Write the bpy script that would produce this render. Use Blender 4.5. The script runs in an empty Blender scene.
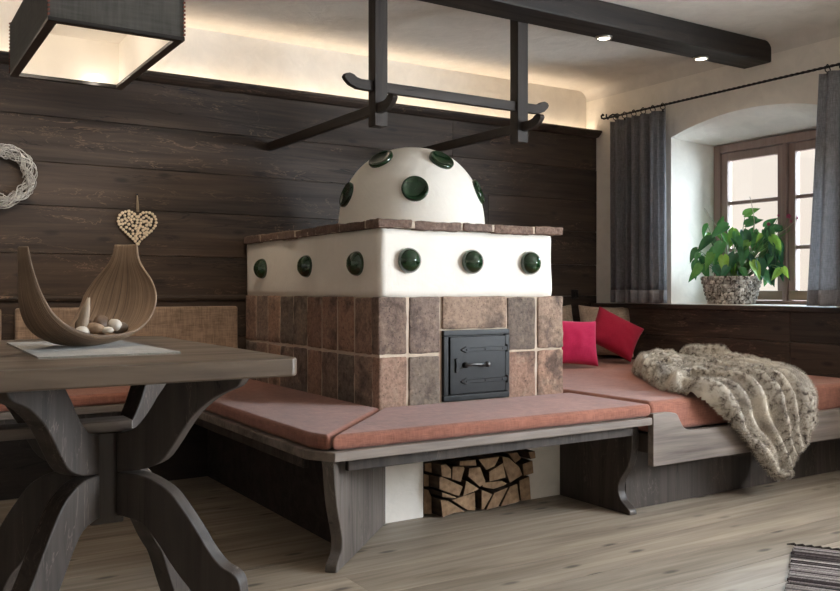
import bpy, bmesh, math, random
import numpy as np
from mathutils import Vector, Matrix, noise as mnoise
random.seed(7)
PI = math.pi
scene = bpy.context.scene
COL = scene.collection

# ------------------------------------------------------------------ helpers
class MB:
    """collects shapes (world coordinates) that become one mesh"""
    def __init__(s): s.v = []; s.f = []
    def add(s, vs, fs):
        o = len(s.v); s.v += [tuple(p) for p in vs]; s.f += [tuple(i + o for i in f) for f in fs]; return s
    def box(s, x0, y0, z0, x1, y1, z1):
        return s.add([(x0,y0,z0),(x1,y0,z0),(x1,y1,z0),(x0,y1,z0),(x0,y0,z1),(x1,y0,z1),(x1,y1,z1),(x0,y1,z1)],
                     [(0,3,2,1),(4,5,6,7),(0,1,5,4),(1,2,6,5),(2,3,7,6),(3,0,4,7)])
    def obox(s, c, hx, hy, hz):
        c, hx, hy, hz = map(Vector, (c, hx, hy, hz)); vs = []
        for k in (-1, 1):
            for i, j in ((-1,-1),(1,-1),(1,1),(-1,1)): vs.append(c + hx*i + hy*j + hz*k)
        return s.add(vs, [(0,3,2,1),(4,5,6,7),(0,1,5,4),(1,2,6,5),(2,3,7,6),(3,0,4,7)])
    def prism(s, poly, fn, a, b):
        """poly of 2D points, fn(p, q, t) -> 3D, extruded from t=a to t=b"""
        n = len(poly)
        vs = [fn(p, q, a) for p, q in poly] + [fn(p, q, b) for p, q in poly]
        fs = [tuple(range(n))[::-1], tuple(range(n, 2*n))] + [(i, (i+1) % n, n+(i+1) % n, n+i) for i in range(n)]
        return s.add(vs, fs)
    def tube(s, pts, r, n=8, closed=False, caps=True):
        pts = [Vector(p) for p in pts]; m = len(pts); vs = []; fs = []
        rr = r if isinstance(r, (list, tuple)) else [r]*m
        up = None
        for i, p in enumerate(pts):
            a = pts[(i-1) % m] if (closed or i > 0) else p
            b = pts[(i+1) % m] if (closed or i < m-1) else p
            t = (b - a).normalized()
            if up is None:
                up = Vector((0,0,1)) if abs(t.z) < .9 else Vector((1,0,0))
            u = (up - t*up.dot(t))
            u = u.normalized() if u.length > 1e-6 else t.orthogonal().normalized()
            up = u; w = t.cross(u)
            for k in range(n):
                an = 2*PI*k/n
                vs.append(p + (u*math.cos(an) + w*math.sin(an))*rr[i])
        L = m if closed else m-1
        for i in range(L):
            j = (i+1) % m
            for k in range(n):
                fs.append((i*n+k, i*n+(k+1) % n, j*n+(k+1) % n, j*n+k))
        if caps and not closed:
            fs.append(tuple(range(n))[::-1]); fs.append(tuple((m-1)*n+k for k in range(n)))
        return s.add(vs, fs)
    def lathe(s, prof, c, axis=(0,0,1), n=32, cap=True):
        """profile of (radius, height) round an axis"""
        ax = Vector(axis).normalized(); u = ax.orthogonal().normalized(); w = ax.cross(u); c = Vector(c)
        vs = []; fs = []; m = len(prof)
        for r, h in prof:
            for k in range(n):
                an = 2*PI*k/n; vs.append(c + ax*h + (u*math.cos(an) + w*math.sin(an))*r)
        for i in range(m-1):
            for k in range(n):
                fs.append((i*n+k, i*n+(k+1) % n, (i+1)*n+(k+1) % n, (i+1)*n+k))
        if cap:
            fs.append(tuple(range(n))[::-1]); fs.append(tuple((m-1)*n+k for k in range(n)))
        return s.add(vs, fs)
    def grid(s, rows):
        nr, nc = len(rows), len(rows[0])
        return s.add([p for r in rows for p in r],
                     [(i*nc+j, i*nc+j+1, (i+1)*nc+j+1, (i+1)*nc+j) for i in range(nr-1) for j in range(nc-1)])
    def build(s, name, mat, parent=None, org=None, bevel=0, seg=2, smooth=False, sub=0, solid=0, weld=0):
        me = bpy.data.meshes.new(name)
        base = Vector(parent['_o']) if parent is not None else Vector(org if org is not None else s.base())
        me.from_pydata([Vector(p) - base for p in s.v], [], s.f)
        bm = bmesh.new(); bm.from_mesh(me)
        if weld: bmesh.ops.remove_doubles(bm, verts=bm.verts, dist=weld)
        bmesh.ops.recalc_face_normals(bm, faces=bm.faces)
        bm.to_mesh(me); bm.free()
        if smooth:
            for p in me.polygons: p.use_smooth = True
        if mat is not None: me.materials.append(mat)
        o = bpy.data.objects.new(name, me); COL.objects.link(o)
        o['_o'] = list(base)
        if parent is not None: o.parent = parent
        else: o.location = base
        if solid:
            m = o.modifiers.new('solid', 'SOLIDIFY'); m.thickness = solid; m.offset = 0
        if bevel:
            m = o.modifiers.new('bevel', 'BEVEL'); m.width = bevel; m.segments = seg; m.limit_method = 'ANGLE'
            m.angle_limit = math.radians(35)
            if seg > 1:
                for p in me.polygons: p.use_smooth = True
                o.modifiers.new('wn', 'WEIGHTED_NORMAL')
        if sub:
            m = o.modifiers.new('sub', 'SUBSURF'); m.levels = sub; m.render_levels = sub
        return o
    def base(s):
        a = np.array(s.v); lo, hi = a.min(0), a.max(0)
        return ((lo[0]+hi[0])/2, (lo[1]+hi[1])/2, lo[2])

def thing(name, label, cat, loc, group=None):
    o = bpy.data.objects.new(name, None); COL.objects.link(o)
    o.location = loc; o.empty_display_size = .1; o['_o'] = list(loc)
    return tag(o, label, cat, group)
def tag(o, label, cat, group=None):
    o['label'] = label; o['category'] = cat
    if group: o['group'] = group
    return o
def struct(o): o['kind'] = 'structure'; return o
XZ = lambda p, q, t: (p, t, q)      # polygon in X,Z extruded in Y
YZ = lambda p, q, t: (t, p, q)
XY = lambda p, q, t: (p, q, t)
def catmull(pts, n=6, closed=False):
    P = [np.array(p, float) for p in pts]; out = []; m = len(P)
    rng = range(m) if closed else range(m-1)
    for i in rng:
        p1, p2 = P[i], P[(i+1) % m]
        p0 = P[i-1] if (closed or i > 0) else 2*p1-p2
        p3 = P[(i+2) % m] if (closed or i < m-2) else 2*p2-p1
        for k in range(n):
            t = k/n
            out.append(.5*((2*p1)+(p2-p0)*t+(2*p0-5*p1+4*p2-p3)*t*t+(3*p1-p0-3*p2+p3)*t**3))
    if not closed: out.append(P[-1])
    return [tuple(map(float, p)) for p in out]

# ------------------------------------------------------------------ materials
def lin(r, g, b):
    f = lambda c: (c/255/12.92) if c/255 <= .04045 else ((c/255+.055)/1.055)**2.4
    return (f(r), f(g), f(b), 1)
class NT:
    def __init__(s, name):
        s.m = bpy.data.materials.new(name); s.m.use_nodes = True
        s.t = s.m.node_tree; s.t.nodes.clear()
        s.out = s.n('ShaderNodeOutputMaterial')
    def n(s, typ, **kw):
        x = s.t.nodes.new(typ)
        for k, v in kw.items(): setattr(x, k, v)
        return x
    def l(s, a, b): s.t.links.new(a, b)
    def math(s, op, a, b=None, clamp=False):
        x = s.n('ShaderNodeMath', operation=op, use_clamp=clamp)
        for i, q in enumerate((a, b)):
            if q is None: continue
            if isinstance(q, (int, float)): x.inputs[i].default_value = q
            else: s.l(q, x.inputs[i])
        return x.outputs[0]
    def coords(s, scale=(1,1,1), island=True, rot=(0,0,0)):
        tc = s.n('ShaderNodeTexCoord'); mp = s.n('ShaderNodeMapping')
        mp.inputs['Scale'].default_value = scale; mp.inputs['Rotation'].default_value = rot
        s.l(tc.outputs['Object'], mp.inputs['Vector'])
        if not island: return mp.outputs[0]
        g = s.n('ShaderNodeNewGeometry')
        mu = s.n('ShaderNodeVectorMath', operation='MULTIPLY')
        s.l(g.outputs['Random Per Island'], mu.inputs[0]); mu.inputs[1].default_value = (37, 53, 71)
        ad = s.n('ShaderNodeVectorMath', operation='ADD')
        s.l(mp.outputs[0], ad.inputs[0]); s.l(mu.outputs[0], ad.inputs[1])
        return ad.outputs[0]
    def island(s): return s.n('ShaderNodeNewGeometry').outputs['Random Per Island']
    def noise(s, vec, scale, detail=4, rough=.55, dist=0):
        x = s.n('ShaderNodeTexNoise'); x.inputs['Scale'].default_value = scale
        x.inputs['Detail'].default_value = detail; x.inputs['Roughness'].default_value = rough
        x.inputs['Distortion'].default_value = dist
        if vec is not None: s.l(vec, x.inputs['Vector'])
        return x.outputs['Fac']
    def ramp(s, fac, stops):
        x = s.n('ShaderNodeValToRGB'); e = x.color_ramp.elements
        e[0].position, e[0].color = stops[0]; e[1].position, e[1].color = stops[-1]
        for p, c in stops[1:-1]:
            q = e.new(p); q.color = c
        s.l(fac, x.inputs[0]); return x.outputs[0]
    def mix(s, fac, a, b, mode='MIX'):
        x = s.n('ShaderNodeMix', data_type='RGBA', blend_type=mode)
        if isinstance(fac, (int, float)): x.inputs[0].default_value = fac
        else: s.l(fac, x.inputs[0])
        for i, q in ((6, a), (7, b)):
            if isinstance(q, tuple): x.inputs[i].default_value = q
            else: s.l(q, x.inputs[i])
        return x.outputs[2]
    def hsv(s, col, v=None, h=None, sat=None):
        x = s.n('ShaderNodeHueSaturation'); s.l(col, x.inputs['Color'])
        for k, q in (('Value', v), ('Hue', h), ('Saturation', sat)):
            if q is None: continue
            if isinstance(q, (int, float)): x.inputs[k].default_value = q
            else: s.l(q, x.inputs[k])
        return x.outputs[0]
    def rng(s, v, a, b, c, d):
        x = s.n('ShaderNodeMapRange'); s.l(v, x.inputs[0])
        for i, q in enumerate((a, b, c, d)): x.inputs[i+1].default_value = q
        return x.outputs[0]
    def bsdf(s, col, rough=.6, bump=None, bstr=.3, bdist=.01, spec=.5, metal=0, link=True, coat=0):
        p = s.n('ShaderNodeBsdfPrincipled')
        if isinstance(col, tuple): p.inputs['Base Color'].default_value = col
        else: s.l(col, p.inputs['Base Color'])
        if isinstance(rough, (int, float)): p.inputs['Roughness'].default_value = rough
        else: s.l(rough, p.inputs['Roughness'])
        p.inputs['Specular IOR Level'].default_value = spec; p.inputs['Metallic'].default_value = metal
        p.inputs['Coat Weight'].default_value = coat
        if bump is not None:
            b = s.n('ShaderNodeBump'); b.inputs['Strength'].default_value = bstr; b.inputs['Distance'].default_value = bdist
            s.l(bump, b.inputs['Height']); s.l(b.outputs[0], p.inputs['Normal'])
        if link: s.l(p.outputs[0], s.out.inputs[0])
        return p

def wood(name, dark, light, axis='X', rough=.55, var=.25, knots=.5, scratch=0, bstr=.35, fine=1., spec=.4, plane=None):
    t = NT(name); i = 'XYZ'.index(axis)
    def sc(al, ac): v = [ac]*3; v[i] = al; return tuple(v)
    v1 = t.coords(sc(.9, 14)); v2 = t.coords(sc(2.2, 90*fine)); v3 = t.coords(sc(.55, 2.2))
    g1 = t.noise(v1, 1.0, 6, .6, 1.2); g2 = t.noise(v2, 1.0, 3, .6, .3); g3 = t.noise(v3, 1.5, 3, .5, .5)
    f = t.math('ADD', t.math('MULTIPLY', g1, .55), t.math('ADD', t.math('MULTIPLY', g2, .25), t.math('MULTIPLY', g3, .35)))
    mid = tuple((a*.5+b*.5) for a, b in zip(dark, light))
    c = t.ramp(f, [(.40, dark), (.56, mid), (.72, light)])
    h = f
    if knots:
        vo = t.n('ShaderNodeTexVoronoi'); vo.inputs['Scale'].default_value = 1
        kv = t.coords(sc(2.2, 6.5))
        if plane:
            sx = t.n('ShaderNodeSeparateXYZ'); cx = t.n('ShaderNodeCombineXYZ'); t.l(kv, sx.inputs[0])
            for i_, ch in enumerate(plane): t.l(sx.outputs['XYZ'.index(ch)], cx.inputs[i_])
            kv = cx.outputs[0]; vo.voronoi_dimensions = '2D'
        t.l(kv, vo.inputs['Vector'])
        k = t.math('MULTIPLY', t.rng(vo.outputs['Distance'], .035, .10, knots, 0), t.rng(t.noise(kv, .35, 1), .40, .48, 0, 1))
        c = t.mix(k, c, tuple(q*.35 for q in dark[:3])+(1,))
    if scratch:
        s1 = t.noise(t.coords(sc(1.6, 9)), 1.3, 5, .6, 1.6)
        d = t.math('ABSOLUTE', t.math('SUBTRACT', s1, .5))
        m = t.math('MULTIPLY', t.rng(d, .002, .009, 1, 0), t.rng(t.noise(t.coords(sc(1.2, 4)), 1.5, 2), .47, .60, 0, 1))
        c = t.mix(t.math('MULTIPLY', m, scratch), c, tuple(min(1, q*3.2) for q in light[:3])+(1,))
        d2 = t.math('ABSOLUTE', t.math('SUBTRACT', t.noise(t.coords(sc(.9, 7)), 1.1, 4, .6, 1.0), .47))
        m2 = t.math('MULTIPLY', t.rng(d2, .003, .011, 1, 0), t.rng(t.noise(t.coords(sc(.8, 3)), 1.7, 2), .5, .62, 0, 1))
        c = t.mix(t.math('MULTIPLY', m2, .8), c, tuple(q*.2 for q in dark[:3])+(1,))
        h = t.math('SUBTRACT', f, t.math('MULTIPLY', m2, .6))
    c = t.hsv(c, v=t.rng(t.island(), 0, 1, 1-var, 1+var))
    t.bsdf(c, t.rng(g1, .3, .7, rough+.1, rough-.08), h, bstr, .004, spec)
    return t.m
def plaster(name, col, bstr=.35, var=.06):
    t = NT(name); v = t.coords((1,1,1), False)
    a = t.noise(v, 2.2, 5, .6, 1.5); b = t.noise(v, 9, 6, .6, .8); c = t.noise(v, 45, 3)
    f = t.math('ADD', a, t.math('ADD', t.math('MULTIPLY', b, .5), t.math('MULTIPLY', c, .07)))
    cc = t.hsv(t.mix(0, col, col), v=t.rng(b, .3, .7, 1-var, 1+var))
    t.bsdf(cc, .9, f, bstr, .02, .2)
    return t.m
def fabric(name, col, scale=320, var=.25, bstr=.4, transl=0, rough=.95, mott=.12, sheer=0):
    t = NT(name); v = t.coords((1,1,1), False)
    w = []
    for dx in ((1,.08,.08), (.08,.08,1), (.08,1,.08)):
        w.append(t.noise(t.coords(dx, False), scale, 2, .6))
    f = t.math('MULTIPLY', t.math('ADD', w[0], t.math('ADD', w[1], w[2])), .333)
    c = t.hsv(t.mix(0, col, col), v=t.rng(f, .35, .65, 1-var, 1+var))
    c = t.hsv(c, v=t.rng(t.noise(v, 3.5, 4), .3, .7, 1-mott, 1+mott))
    p = t.bsdf(c, rough, f, bstr, .002, .15)
    p.inputs['Sheen Weight'].default_value = .15
    if transl:
        tr = t.n('ShaderNodeBsdfTranslucent'); t.l(c, tr.inputs[0])
        mx = t.n('ShaderNodeMixShader'); mx.inputs[0].default_value = transl
        t.l(p.outputs[0], mx.inputs[1]); t.l(tr.outputs[0], mx.inputs[2]); t.l(mx.outputs[0], t.out.inputs[0])
    if sheer:           # open weave: light and sight pass between the threads
        ts = t.n('ShaderNodeBsdfTransparent'); m2 = t.n('ShaderNodeMixShader')
        t.l(t.rng(f, .4, .6, sheer*1.4, sheer*.6), m2.inputs[0]); t.l(mx.outputs[0], m2.inputs[1]); t.l(ts.outputs[0], m2.inputs[2]); t.l(m2.outputs[0], t.out.inputs[0])
    return t.m
def plain(name, col, rough=.5, metal=0, spec=.5, nscale=30, nvar=.12, bstr=.15, coat=0):
    t = NT(name); v = t.coords((1,1,1), False); f = t.noise(v, nscale, 4)
    c = t.hsv(t.mix(0, col, col), v=t.rng(f, .3, .7, 1-nvar, 1+nvar))
    t.bsdf(c, rough, f, bstr, .003, spec, metal, coat=coat)
    return t.m
def emis(name, col, st):
    t = NT(name); e = t.n('ShaderNodeEmission'); e.inputs[0].default_value = col; e.inputs[1].default_value = st
    t.l(e.outputs[0], t.out.inputs[0]); return t.m

M = {}
M['wall_wood'] = wood('smoked wall boards', lin(27,20,15), lin(76,60,49), 'X', .6, .14, .7, .6, plane='XZ')
M['wall_wood_y'] = wood('smoked wainscot boards', lin(27,20,16), lin(74,58,48), 'Y', .55, .14, .7, .6, plane='YZ')
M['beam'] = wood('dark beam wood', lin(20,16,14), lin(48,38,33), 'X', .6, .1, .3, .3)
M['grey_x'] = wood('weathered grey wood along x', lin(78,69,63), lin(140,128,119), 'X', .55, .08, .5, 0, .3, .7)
M['grey_y'] = wood('weathered grey wood along y', lin(78,69,63), lin(140,128,119), 'Y', .55, .08, .5, 0, .3, .7)
M['grey_z'] = wood('weathered grey wood upright', lin(62,55,50), lin(112,103,96), 'Z', .55, .08, .5, .2, .3, .7)
M['table_x'] = wood('smoked table wood', lin(58,48,40), lin(128,110,93), 'X', .40, .08, .7, 0, .4, .6, .5)
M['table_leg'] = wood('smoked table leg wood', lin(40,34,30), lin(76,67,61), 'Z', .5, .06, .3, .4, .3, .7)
M['rack'] = wood('dark rack wood', lin(27,21,18), lin(56,46,39), 'Z', .6, .05, .3, .2, .3, 1.2)
M['rack_y'] = wood('dark rack arm wood', lin(27,21,18), lin(56,46,39), 'Y', .6, .05, .3, .2, .3, 1.2)
M['rack_x'] = wood('dark rack rail wood', lin(27,21,18), lin(56,46,39), 'X', .6, .05, .3, .2, .3, 1.2)
M['floor'] = wood('oiled pine floor', lin(108,96,82), lin(172,158,141), 'X', .45, .17, .9, 0, .25, .5, .45, plane='XY')
M['plaster'] = plaster('warm white plaster', lin(231,225,216), .45)
M['ceil'] = plaster('grey white ceiling plaster', lin(214,208,200), .5)
M['stove_white'] = plaster('stove limewash', lin(243,237,227), .25, .03)
M['cushion'] = fabric('terracotta seat fabric', lin(142,94,79), 300, .30, mott=.14)
M['linen'] = fabric('beige tweed linen', lin(150,128,110), 200, .45, .6)
M['sand'] = fabric('sand pillow linen', lin(176,156,136), 260, .4, .5)
M['pink'] = fabric('crimson pink pillow cotton', lin(178,34,76), 420, .12, .3, mott=.05)
M['red'] = fabric('crimson red pillow cotton', lin(164,32,58), 420, .12, .3, mott=.05)
M['curtain'] = fabric('grey curtain linen', lin(150,149,153), 380, .25, .3, .5, mott=.05, sheer=.18)
M['hem'] = fabric('grey curtain hem linen', lin(138,135,138), 380, .25, .3, .1, mott=.05)
M['felt'] = fabric('charcoal felt', lin(84,82,78), 160, .3, .5)
M['runner'] = fabric('grey felt runner', lin(134,130,122), 240, .3, .4)
M['lining'] = plain('cream lamp lining', lin(244,238,228), .7, nscale=12, nvar=.03, bstr=.02)
M['black_rim'] = plain('black lamp rim', lin(24,22,21), .4)
M['stitch'] = plain('russet stitching', lin(112,62,50), .8)
M['iron'] = plain('black cast iron', lin(13,14,15), .42, .4, .5, 40, .2, .2)
M['iron_bright'] = plain('worn forged iron', lin(92,92,92), .3, .9, .5, 60, .3, .2)
M['glaze'] = plain('bottle green glaze', lin(18,50,24), .12, 0, .6, 12, .25, .06, coat=.6)
M['glaze_dark'] = plain('deep green glaze', lin(14,44,20), .14, 0, .5, 12, .25, .06, coat=.3)
M['grout'] = plaster('pale grout', lin(196,180,162), .5, .15)
M['winframe'] = wood('brown painted window wood', lin(124,101,93), lin(150,128,119), 'Z', .5, .03, 0, 0, .15, 1)
M['winrail'] = wood('tan window rail wood', lin(110,92,74), lin(142,122,100), 'Y', .5, .03, 0, 0, .15, 1)
M['bulb'] = emis('lamp bulb glow', (1,.88,.74,1), 6)
M['spot'] = emis('downlight lens', (1,.9,.75,1), 10)
M['steel'] = plain('brushed steel ring', lin(190,186,180), .3, .9)
M['string'] = plain('jute string', lin(168,150,128), .9)
M['twig'] = plain('whitewashed willow twig', lin(192,188,182), .8, nscale=60, nvar=.35)
M['slice'] = plain('pale wood slice', lin(226,208,182), .75, nscale=90, nvar=.2)
M['slice_back'] = plain('dark heart backing', lin(46,38,32), .8)
M['socket'] = plain('black socket plastic', lin(18,17,17), .3)
M['dark'] = plain('soot dark interior', lin(20,17,15), .9)

def tile_mat():
    t = NT('antique brick tile'); i = t.island()
    c = t.ramp(i, [(0, lin(128,100,86)), (.18, lin(158,124,106)), (.34, lin(108,96,88)), (.5, lin(146,130,115)), (.66, lin(170,136,116)), (.82, lin(124,107,98)), (1, lin(154,132,117))])
    v = t.coords((1,1,1)); a = t.noise(v, 16, 6, .7, .2); b = t.noise(v, 60, 4, .6); d = t.noise(v, 7, 5, .65, .2)
    c = t.mix(t.rng(d, .50, .64, 0, .75), c, lin(70,60,56))
    c = t.mix(t.rng(a, .54, .70, 0, .55), c, lin(164,144,126))
    sp = t.noise(v, 110, 3, .6)
    c = t.mix(t.rng(sp, .60, .68, 0, .7), c, lin(50,42,40))
    c = t.hsv(c, v=t.rng(b, .3, .7, .72, 1.25))
    t.bsdf(c, .85, t.math('ADD', t.math('MULTIPLY', a, .6), t.math('MULTIPLY', b, .6)), .7, .008, .3)
    return t.m
M['tile'] = tile_mat()
def brick_mat():
    t = NT('old ledge brick'); i = t.island()
    c = t.ramp(i, [(0, lin(100,82,74)), (.5, lin(124,102,90)), (1, lin(106,92,86))])
    v = t.coords((1,1,1)); a = t.noise(v, 14, 5, .65, .6); b = t.noise(v, 70, 4, .6)
    c = t.mix(t.rng(a, .52, .7, 0, .6), c, lin(150,130,116)); c = t.hsv(c, v=t.rng(b, .3, .7, .65, 1.3))
    t.bsdf(c, .9, t.math('ADD', a, b), .7, .008, .2)
    return t.m
M['brick'] = brick_mat()
def fur_mat():
    t = NT('grey beige faux fur'); v = t.coords((1,1,1), False)
    a = t.noise(v, 42, 4, .65, .4); b = t.noise(v, 7, 3)
    c = t.ramp(a, [(.34, lin(60,52,48)), (.42, lin(130,119,108)), (.50, lin(180,171,158)), (.75, lin(204,195,182))])
    c = t.mix(t.rng(t.noise(v, 4.5, 3), .50, .60, 0, .85), c, lin(204,194,179))
    c = t.mix(t.rng(b, .54, .70, 0, .6), c, lin(104,95,88))
    t.bsdf(c, .8, None, spec=.2)
    return t.m
M['fur'] = fur_mat()
def leaf_mat():
    t = NT('anthurium leaf'); i = t.island()
    c = t.ramp(i, [(0, lin(22,62,46)), (.45, lin(42,98,66)), (.8, lin(72,130,76)), (.93, lin(110,158,70)), (1, lin(156,190,76))])
    c = t.hsv(c, v=t.rng(t.noise(t.coords((1,1,1)), 30, 3), .3, .7, .8, 1.2))
    p = t.bsdf(c, .24, None, spec=.5, link=False)
    tr = t.n('ShaderNodeBsdfTranslucent'); t.l(t.mix(.25, c, lin(150,190,60)), tr.inputs[0])
    mx = t.n('ShaderNodeMixShader'); mx.inputs[0].default_value = .16
    t.l(p.outputs[0], mx.inputs[1]); t.l(tr.outputs[0], mx.inputs[2]); t.l(mx.outputs[0], t.out.inputs[0])
    return t.m
M['leaf'] = leaf_mat()
M['stem'] = plain('green stem', lin(96,128,74), .6)
M['twiggy'] = plain('dry pale stem', lin(170,160,140), .7)
M['flower'] = plain('dark pink blossom', lin(150,46,84), .5)
def bark_mat():
    t = NT('birch bark strip'); v = t.coords((1,1,1)); a = t.noise(v, 40, 4, .65, .5); b = t.noise(v, 12, 3)
    c = t.ramp(a, [(.36, lin(50,44,40)), (.46, lin(146,136,126)), (.60, lin(214,206,196))])
    c = t.hsv(c, v=t.rng(t.island(), 0, 1, .55, 1.15))
    t.bsdf(c, .85, a, .6, .004, .2); return t.m
M['bark'] = bark_mat()
def log_mats():
    t = NT('split log end grain'); v = t.coords((1,.1,1)); a = t.noise(v, 14, 4, .6, .5); b = t.noise(t.coords((1,1,1)), 60, 3)
    c = t.ramp(a, [(.3, lin(104,80,60)), (.7, lin(156,128,100))]); c = t.hsv(c, v=t.rng(b, .3, .7, .8, 1.15))
    t.bsdf(c, .85, b, .4, .004, .2); A = t.m
    t = NT('log bark side'); v = t.coords((1,.3,1)); a = t.noise(v, 30, 4, .6)
    t.bsdf(t.ramp(a, [(.35, lin(44,35,29)), (.7, lin(86,68,52))]), .9, a, .6, .006, .2)
    return A, t.m
M['log_end'], M['log_bark'] = log_mats()
def bowl_mat():
    t = NT('palm sheath bowl'); v = t.coords((1,1,1), False)
    # fibres run along the length of the sheath: uv carries (across, along)
    uv = t.n('ShaderNodeUVMap'); mp = t.n('ShaderNodeMapping'); mp.inputs['Scale'].default_value = (64, 1.6, 1)
    t.l(uv.outputs[0], mp.inputs[0])
    a = t.noise(mp.outputs[0], 1, 5, .6, .4); b = t.noise(v, 14, 3)
    c = t.ramp(a, [(.28, lin(74,60,49)), (.5, lin(122,102,84)), (.72, lin(150,128,107))])
    c = t.hsv(c, v=t.rng(b, .3, .7, .85, 1.12))
    t.bsdf(c, .6, a, .5, .004, .3); return t.m
M['bowl'] = bowl_mat()
def rug_mat():
    t = NT('woven rag rug')
    tc = t.n('ShaderNodeTexCoord'); mp = t.n('ShaderNodeMapping'); mp.inputs['Scale'].default_value = (1.2, 1, 1)
    t.l(tc.outputs['Object'], mp.inputs[0])
    i = t.island()
    c = t.ramp(i, [(0, lin(34,28,28)), (.3, lin(60,50,50)), (.42, lin(150,142,138)), (.6, lin(120,110,108)), (.7, lin(44,36,36)), (1, lin(176,168,162))])
    n = t.noise(t.coords((6, 60, 1)), 6, 3, .6)
    c = t.hsv(c, v=t.rng(n, .3, .7, .55, 1.4))
    t.bsdf(c, .95, n, .6, .004, .1); return t.m
M['rug'] = rug_mat()
def glass_mat():
    t = NT('window glass'); tr = t.n('ShaderNodeBsdfTransparent'); gl = t.n('ShaderNodeBsdfGlossy')
    tr.inputs[0].default_value = (.97,.98,.97,1); gl.inputs['Roughness'].default_value = .02
    fr = t.n('ShaderNodeFresnel'); fr.inputs[0].default_value = 1.3
    v = t.noise(t.coords((1,1,1), False), 3, 2)
    mx = t.n('ShaderNodeMixShader'); t.l(t.math('ADD', fr.outputs[0], t.math('MULTIPLY', v, .02)), mx.inputs[0])
    t.l(tr.outputs[0], mx.inputs[1]); t.l(gl.outputs[0], mx.inputs[2]); t.l(mx.outputs[0], t.out.inputs[0]); return t.m
M['glass'] = glass_mat()

# ------------------------------------------------------------------ camera
cam = bpy.data.cameras.new('camera'); cam.sensor_width = 36; cam.lens = 875/840*36
cam.shift_y = -5.5/840; cam.clip_start = .02
co = bpy.data.objects.new('camera', cam); COL.objects.link(co)
co.location = (0, 0, .9); co.rotation_euler = (PI/2, 0, -math.radians(32.4))
scene.camera = co

# ------------------------------------------------------------------ room shell
XR, YB, ZC = 4.22, 4.5, 2.27
XL, YR = -2.6, -2.0
# floor: planks along X, each an island of one mesh
b = MB(); y = YR-.1; k = 0
while y < YB+.1:
    w = random.choice((.17,.2,.225)); x = XL-.1 - random.random()*2
    while x < XR+.5:
        L = random.uniform(2.4, 4.2)
        b.box(max(x, XL-.1)+.0008, y+.0012, -.03, min(x+L, XR+.5)-.0008, y+w-.0012, 0); x += L
        if x > XR+.4: break
    y += w
b.box(XL-.1, YR-.1, -.06, XR+.5, YB+.2, -.031)
struct(b.build('floor', M['floor'], org=(0,0,0)))
# ceiling with a soft plaster cove along the right wall
b = MB(); b.box(XL-.1, YR-.1, ZC, XR+.5, YB+.3, ZC+.08)
r = .07; pts = [(XR, ZC)] + [(XR - r + r*math.sin(a), ZC - r + r*math.cos(a)) for a in [i*PI/16 for i in range(9)]]
b.prism(pts, lambda p, q, t: (p, t, q), YR, YB)
struct(b.build('ceiling', M['ceil'], org=(0,0,ZC)))
b = MB(); b.box(XL-.1, YB, 0, XR+.5, YB+.15, ZC)
struct(b.build('wall_back', M['plaster'], org=(0,YB,0)))
b = MB(); b.box(XL-.12, YR, 0, XL, YB, ZC)
struct(b.build('wall_left', M['plaster'], org=(XL,0,0)))
b = MB(); b.box(XL, YR-.12, 0, XR+.45, YR, ZC)
struct(b.build('wall_rear', M['plaster'], org=(0,YR,0)))
# right wall: thick, with deep arched window niches
XW = 4.60; XO = 4.66
b = MB()
niches = [(3.20, .545, .515), (.30, 1.0, .95)]
def arch(t): return 1.845 + .085*(1 - t*t)          # t in -1..1
ys = YR
for yc, hf, hb in sorted(niches):
    b.box(XR, ys, 0, XO, yc-hf, ZC); ys = yc+hf
    b.box(XR, yc-hf, 0, XO, yc+hf, .79)
    N = 16; rows = []
    for i in range(N+1):
        t = -1+2*i/N; za = arch(t)
        row = [(XR, yc+hf*t, ZC), (XR, yc+hf*t, za)]
        for q in (.08, .35, .65, 1):
            row.append((XR+(XO-XR)*q, yc+(hf+(hb-hf)*q)*t, za+(1.815-za)*min(1, q*1.08)**.8))
        rows.append(row + [(XO, yc+(hb)*t, ZC)])
    b.grid(rows)
    for s in (-1, 1):                                 # splayed jambs
        b.add([(XR, yc+s*hf, .79), (XO, yc+s*hb, .79), (XO, yc+s*hb, 1.83), (XR, yc+s*hf, 1.86), (XO, yc+s*(hf+.02), .79), (XO, yc+s*(hf+.02), 1.83)],
              [(0,1,2,3), (1,4,5,2)])
b.box(XR, ys, 0, XO, YB+.1, ZC)
struct(b.build('wall_right', M['plaster'], org=(XR,0,0)))

# back panelling (boards) with cornice cap
b = MB(); zs = [0,.22,.44,.655,.86,1.07,1.295,1.50,1.715,1.935]
for z0, z1 in zip(zs, zs[1:]):
    x = XL; first = True
    while x < XR:
        L = random.uniform(2.2, 3.8) if not first else random.uniform(1.2, 3); first = False
        x1 = min(x+L, XR); x1 = XR if XR-x1 < .4 else x1
        b.box(x+.001, 4.40-random.uniform(0, .003), z0+.0008, x1-.001, 4.43, z1-.0008); x = x1
tr1 = struct(b.build('trim_1', M['wall_wood'], org=(0,4.4,0), bevel=.0018, seg=1))
b = MB(); b.prism([(4.40,1.935),(4.375,1.94),(4.355,1.955),(4.350,1.963),(4.345,1.963),(4.345,1.98),(4.43,1.98),(4.43,1.935)], YZ, XL, XR)
b.build('cornice', M['wall_wood'], tr1, bevel=.002, seg=1)
b = MB(); b.prism([(4.40,.842),(4.385,.846),(4.38,.86),(4.385,.872),(4.40,.876)], YZ, XL, 1.70)
b.build('moulding', M['wall_wood'], tr1, bevel=.002, seg=1)
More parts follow.
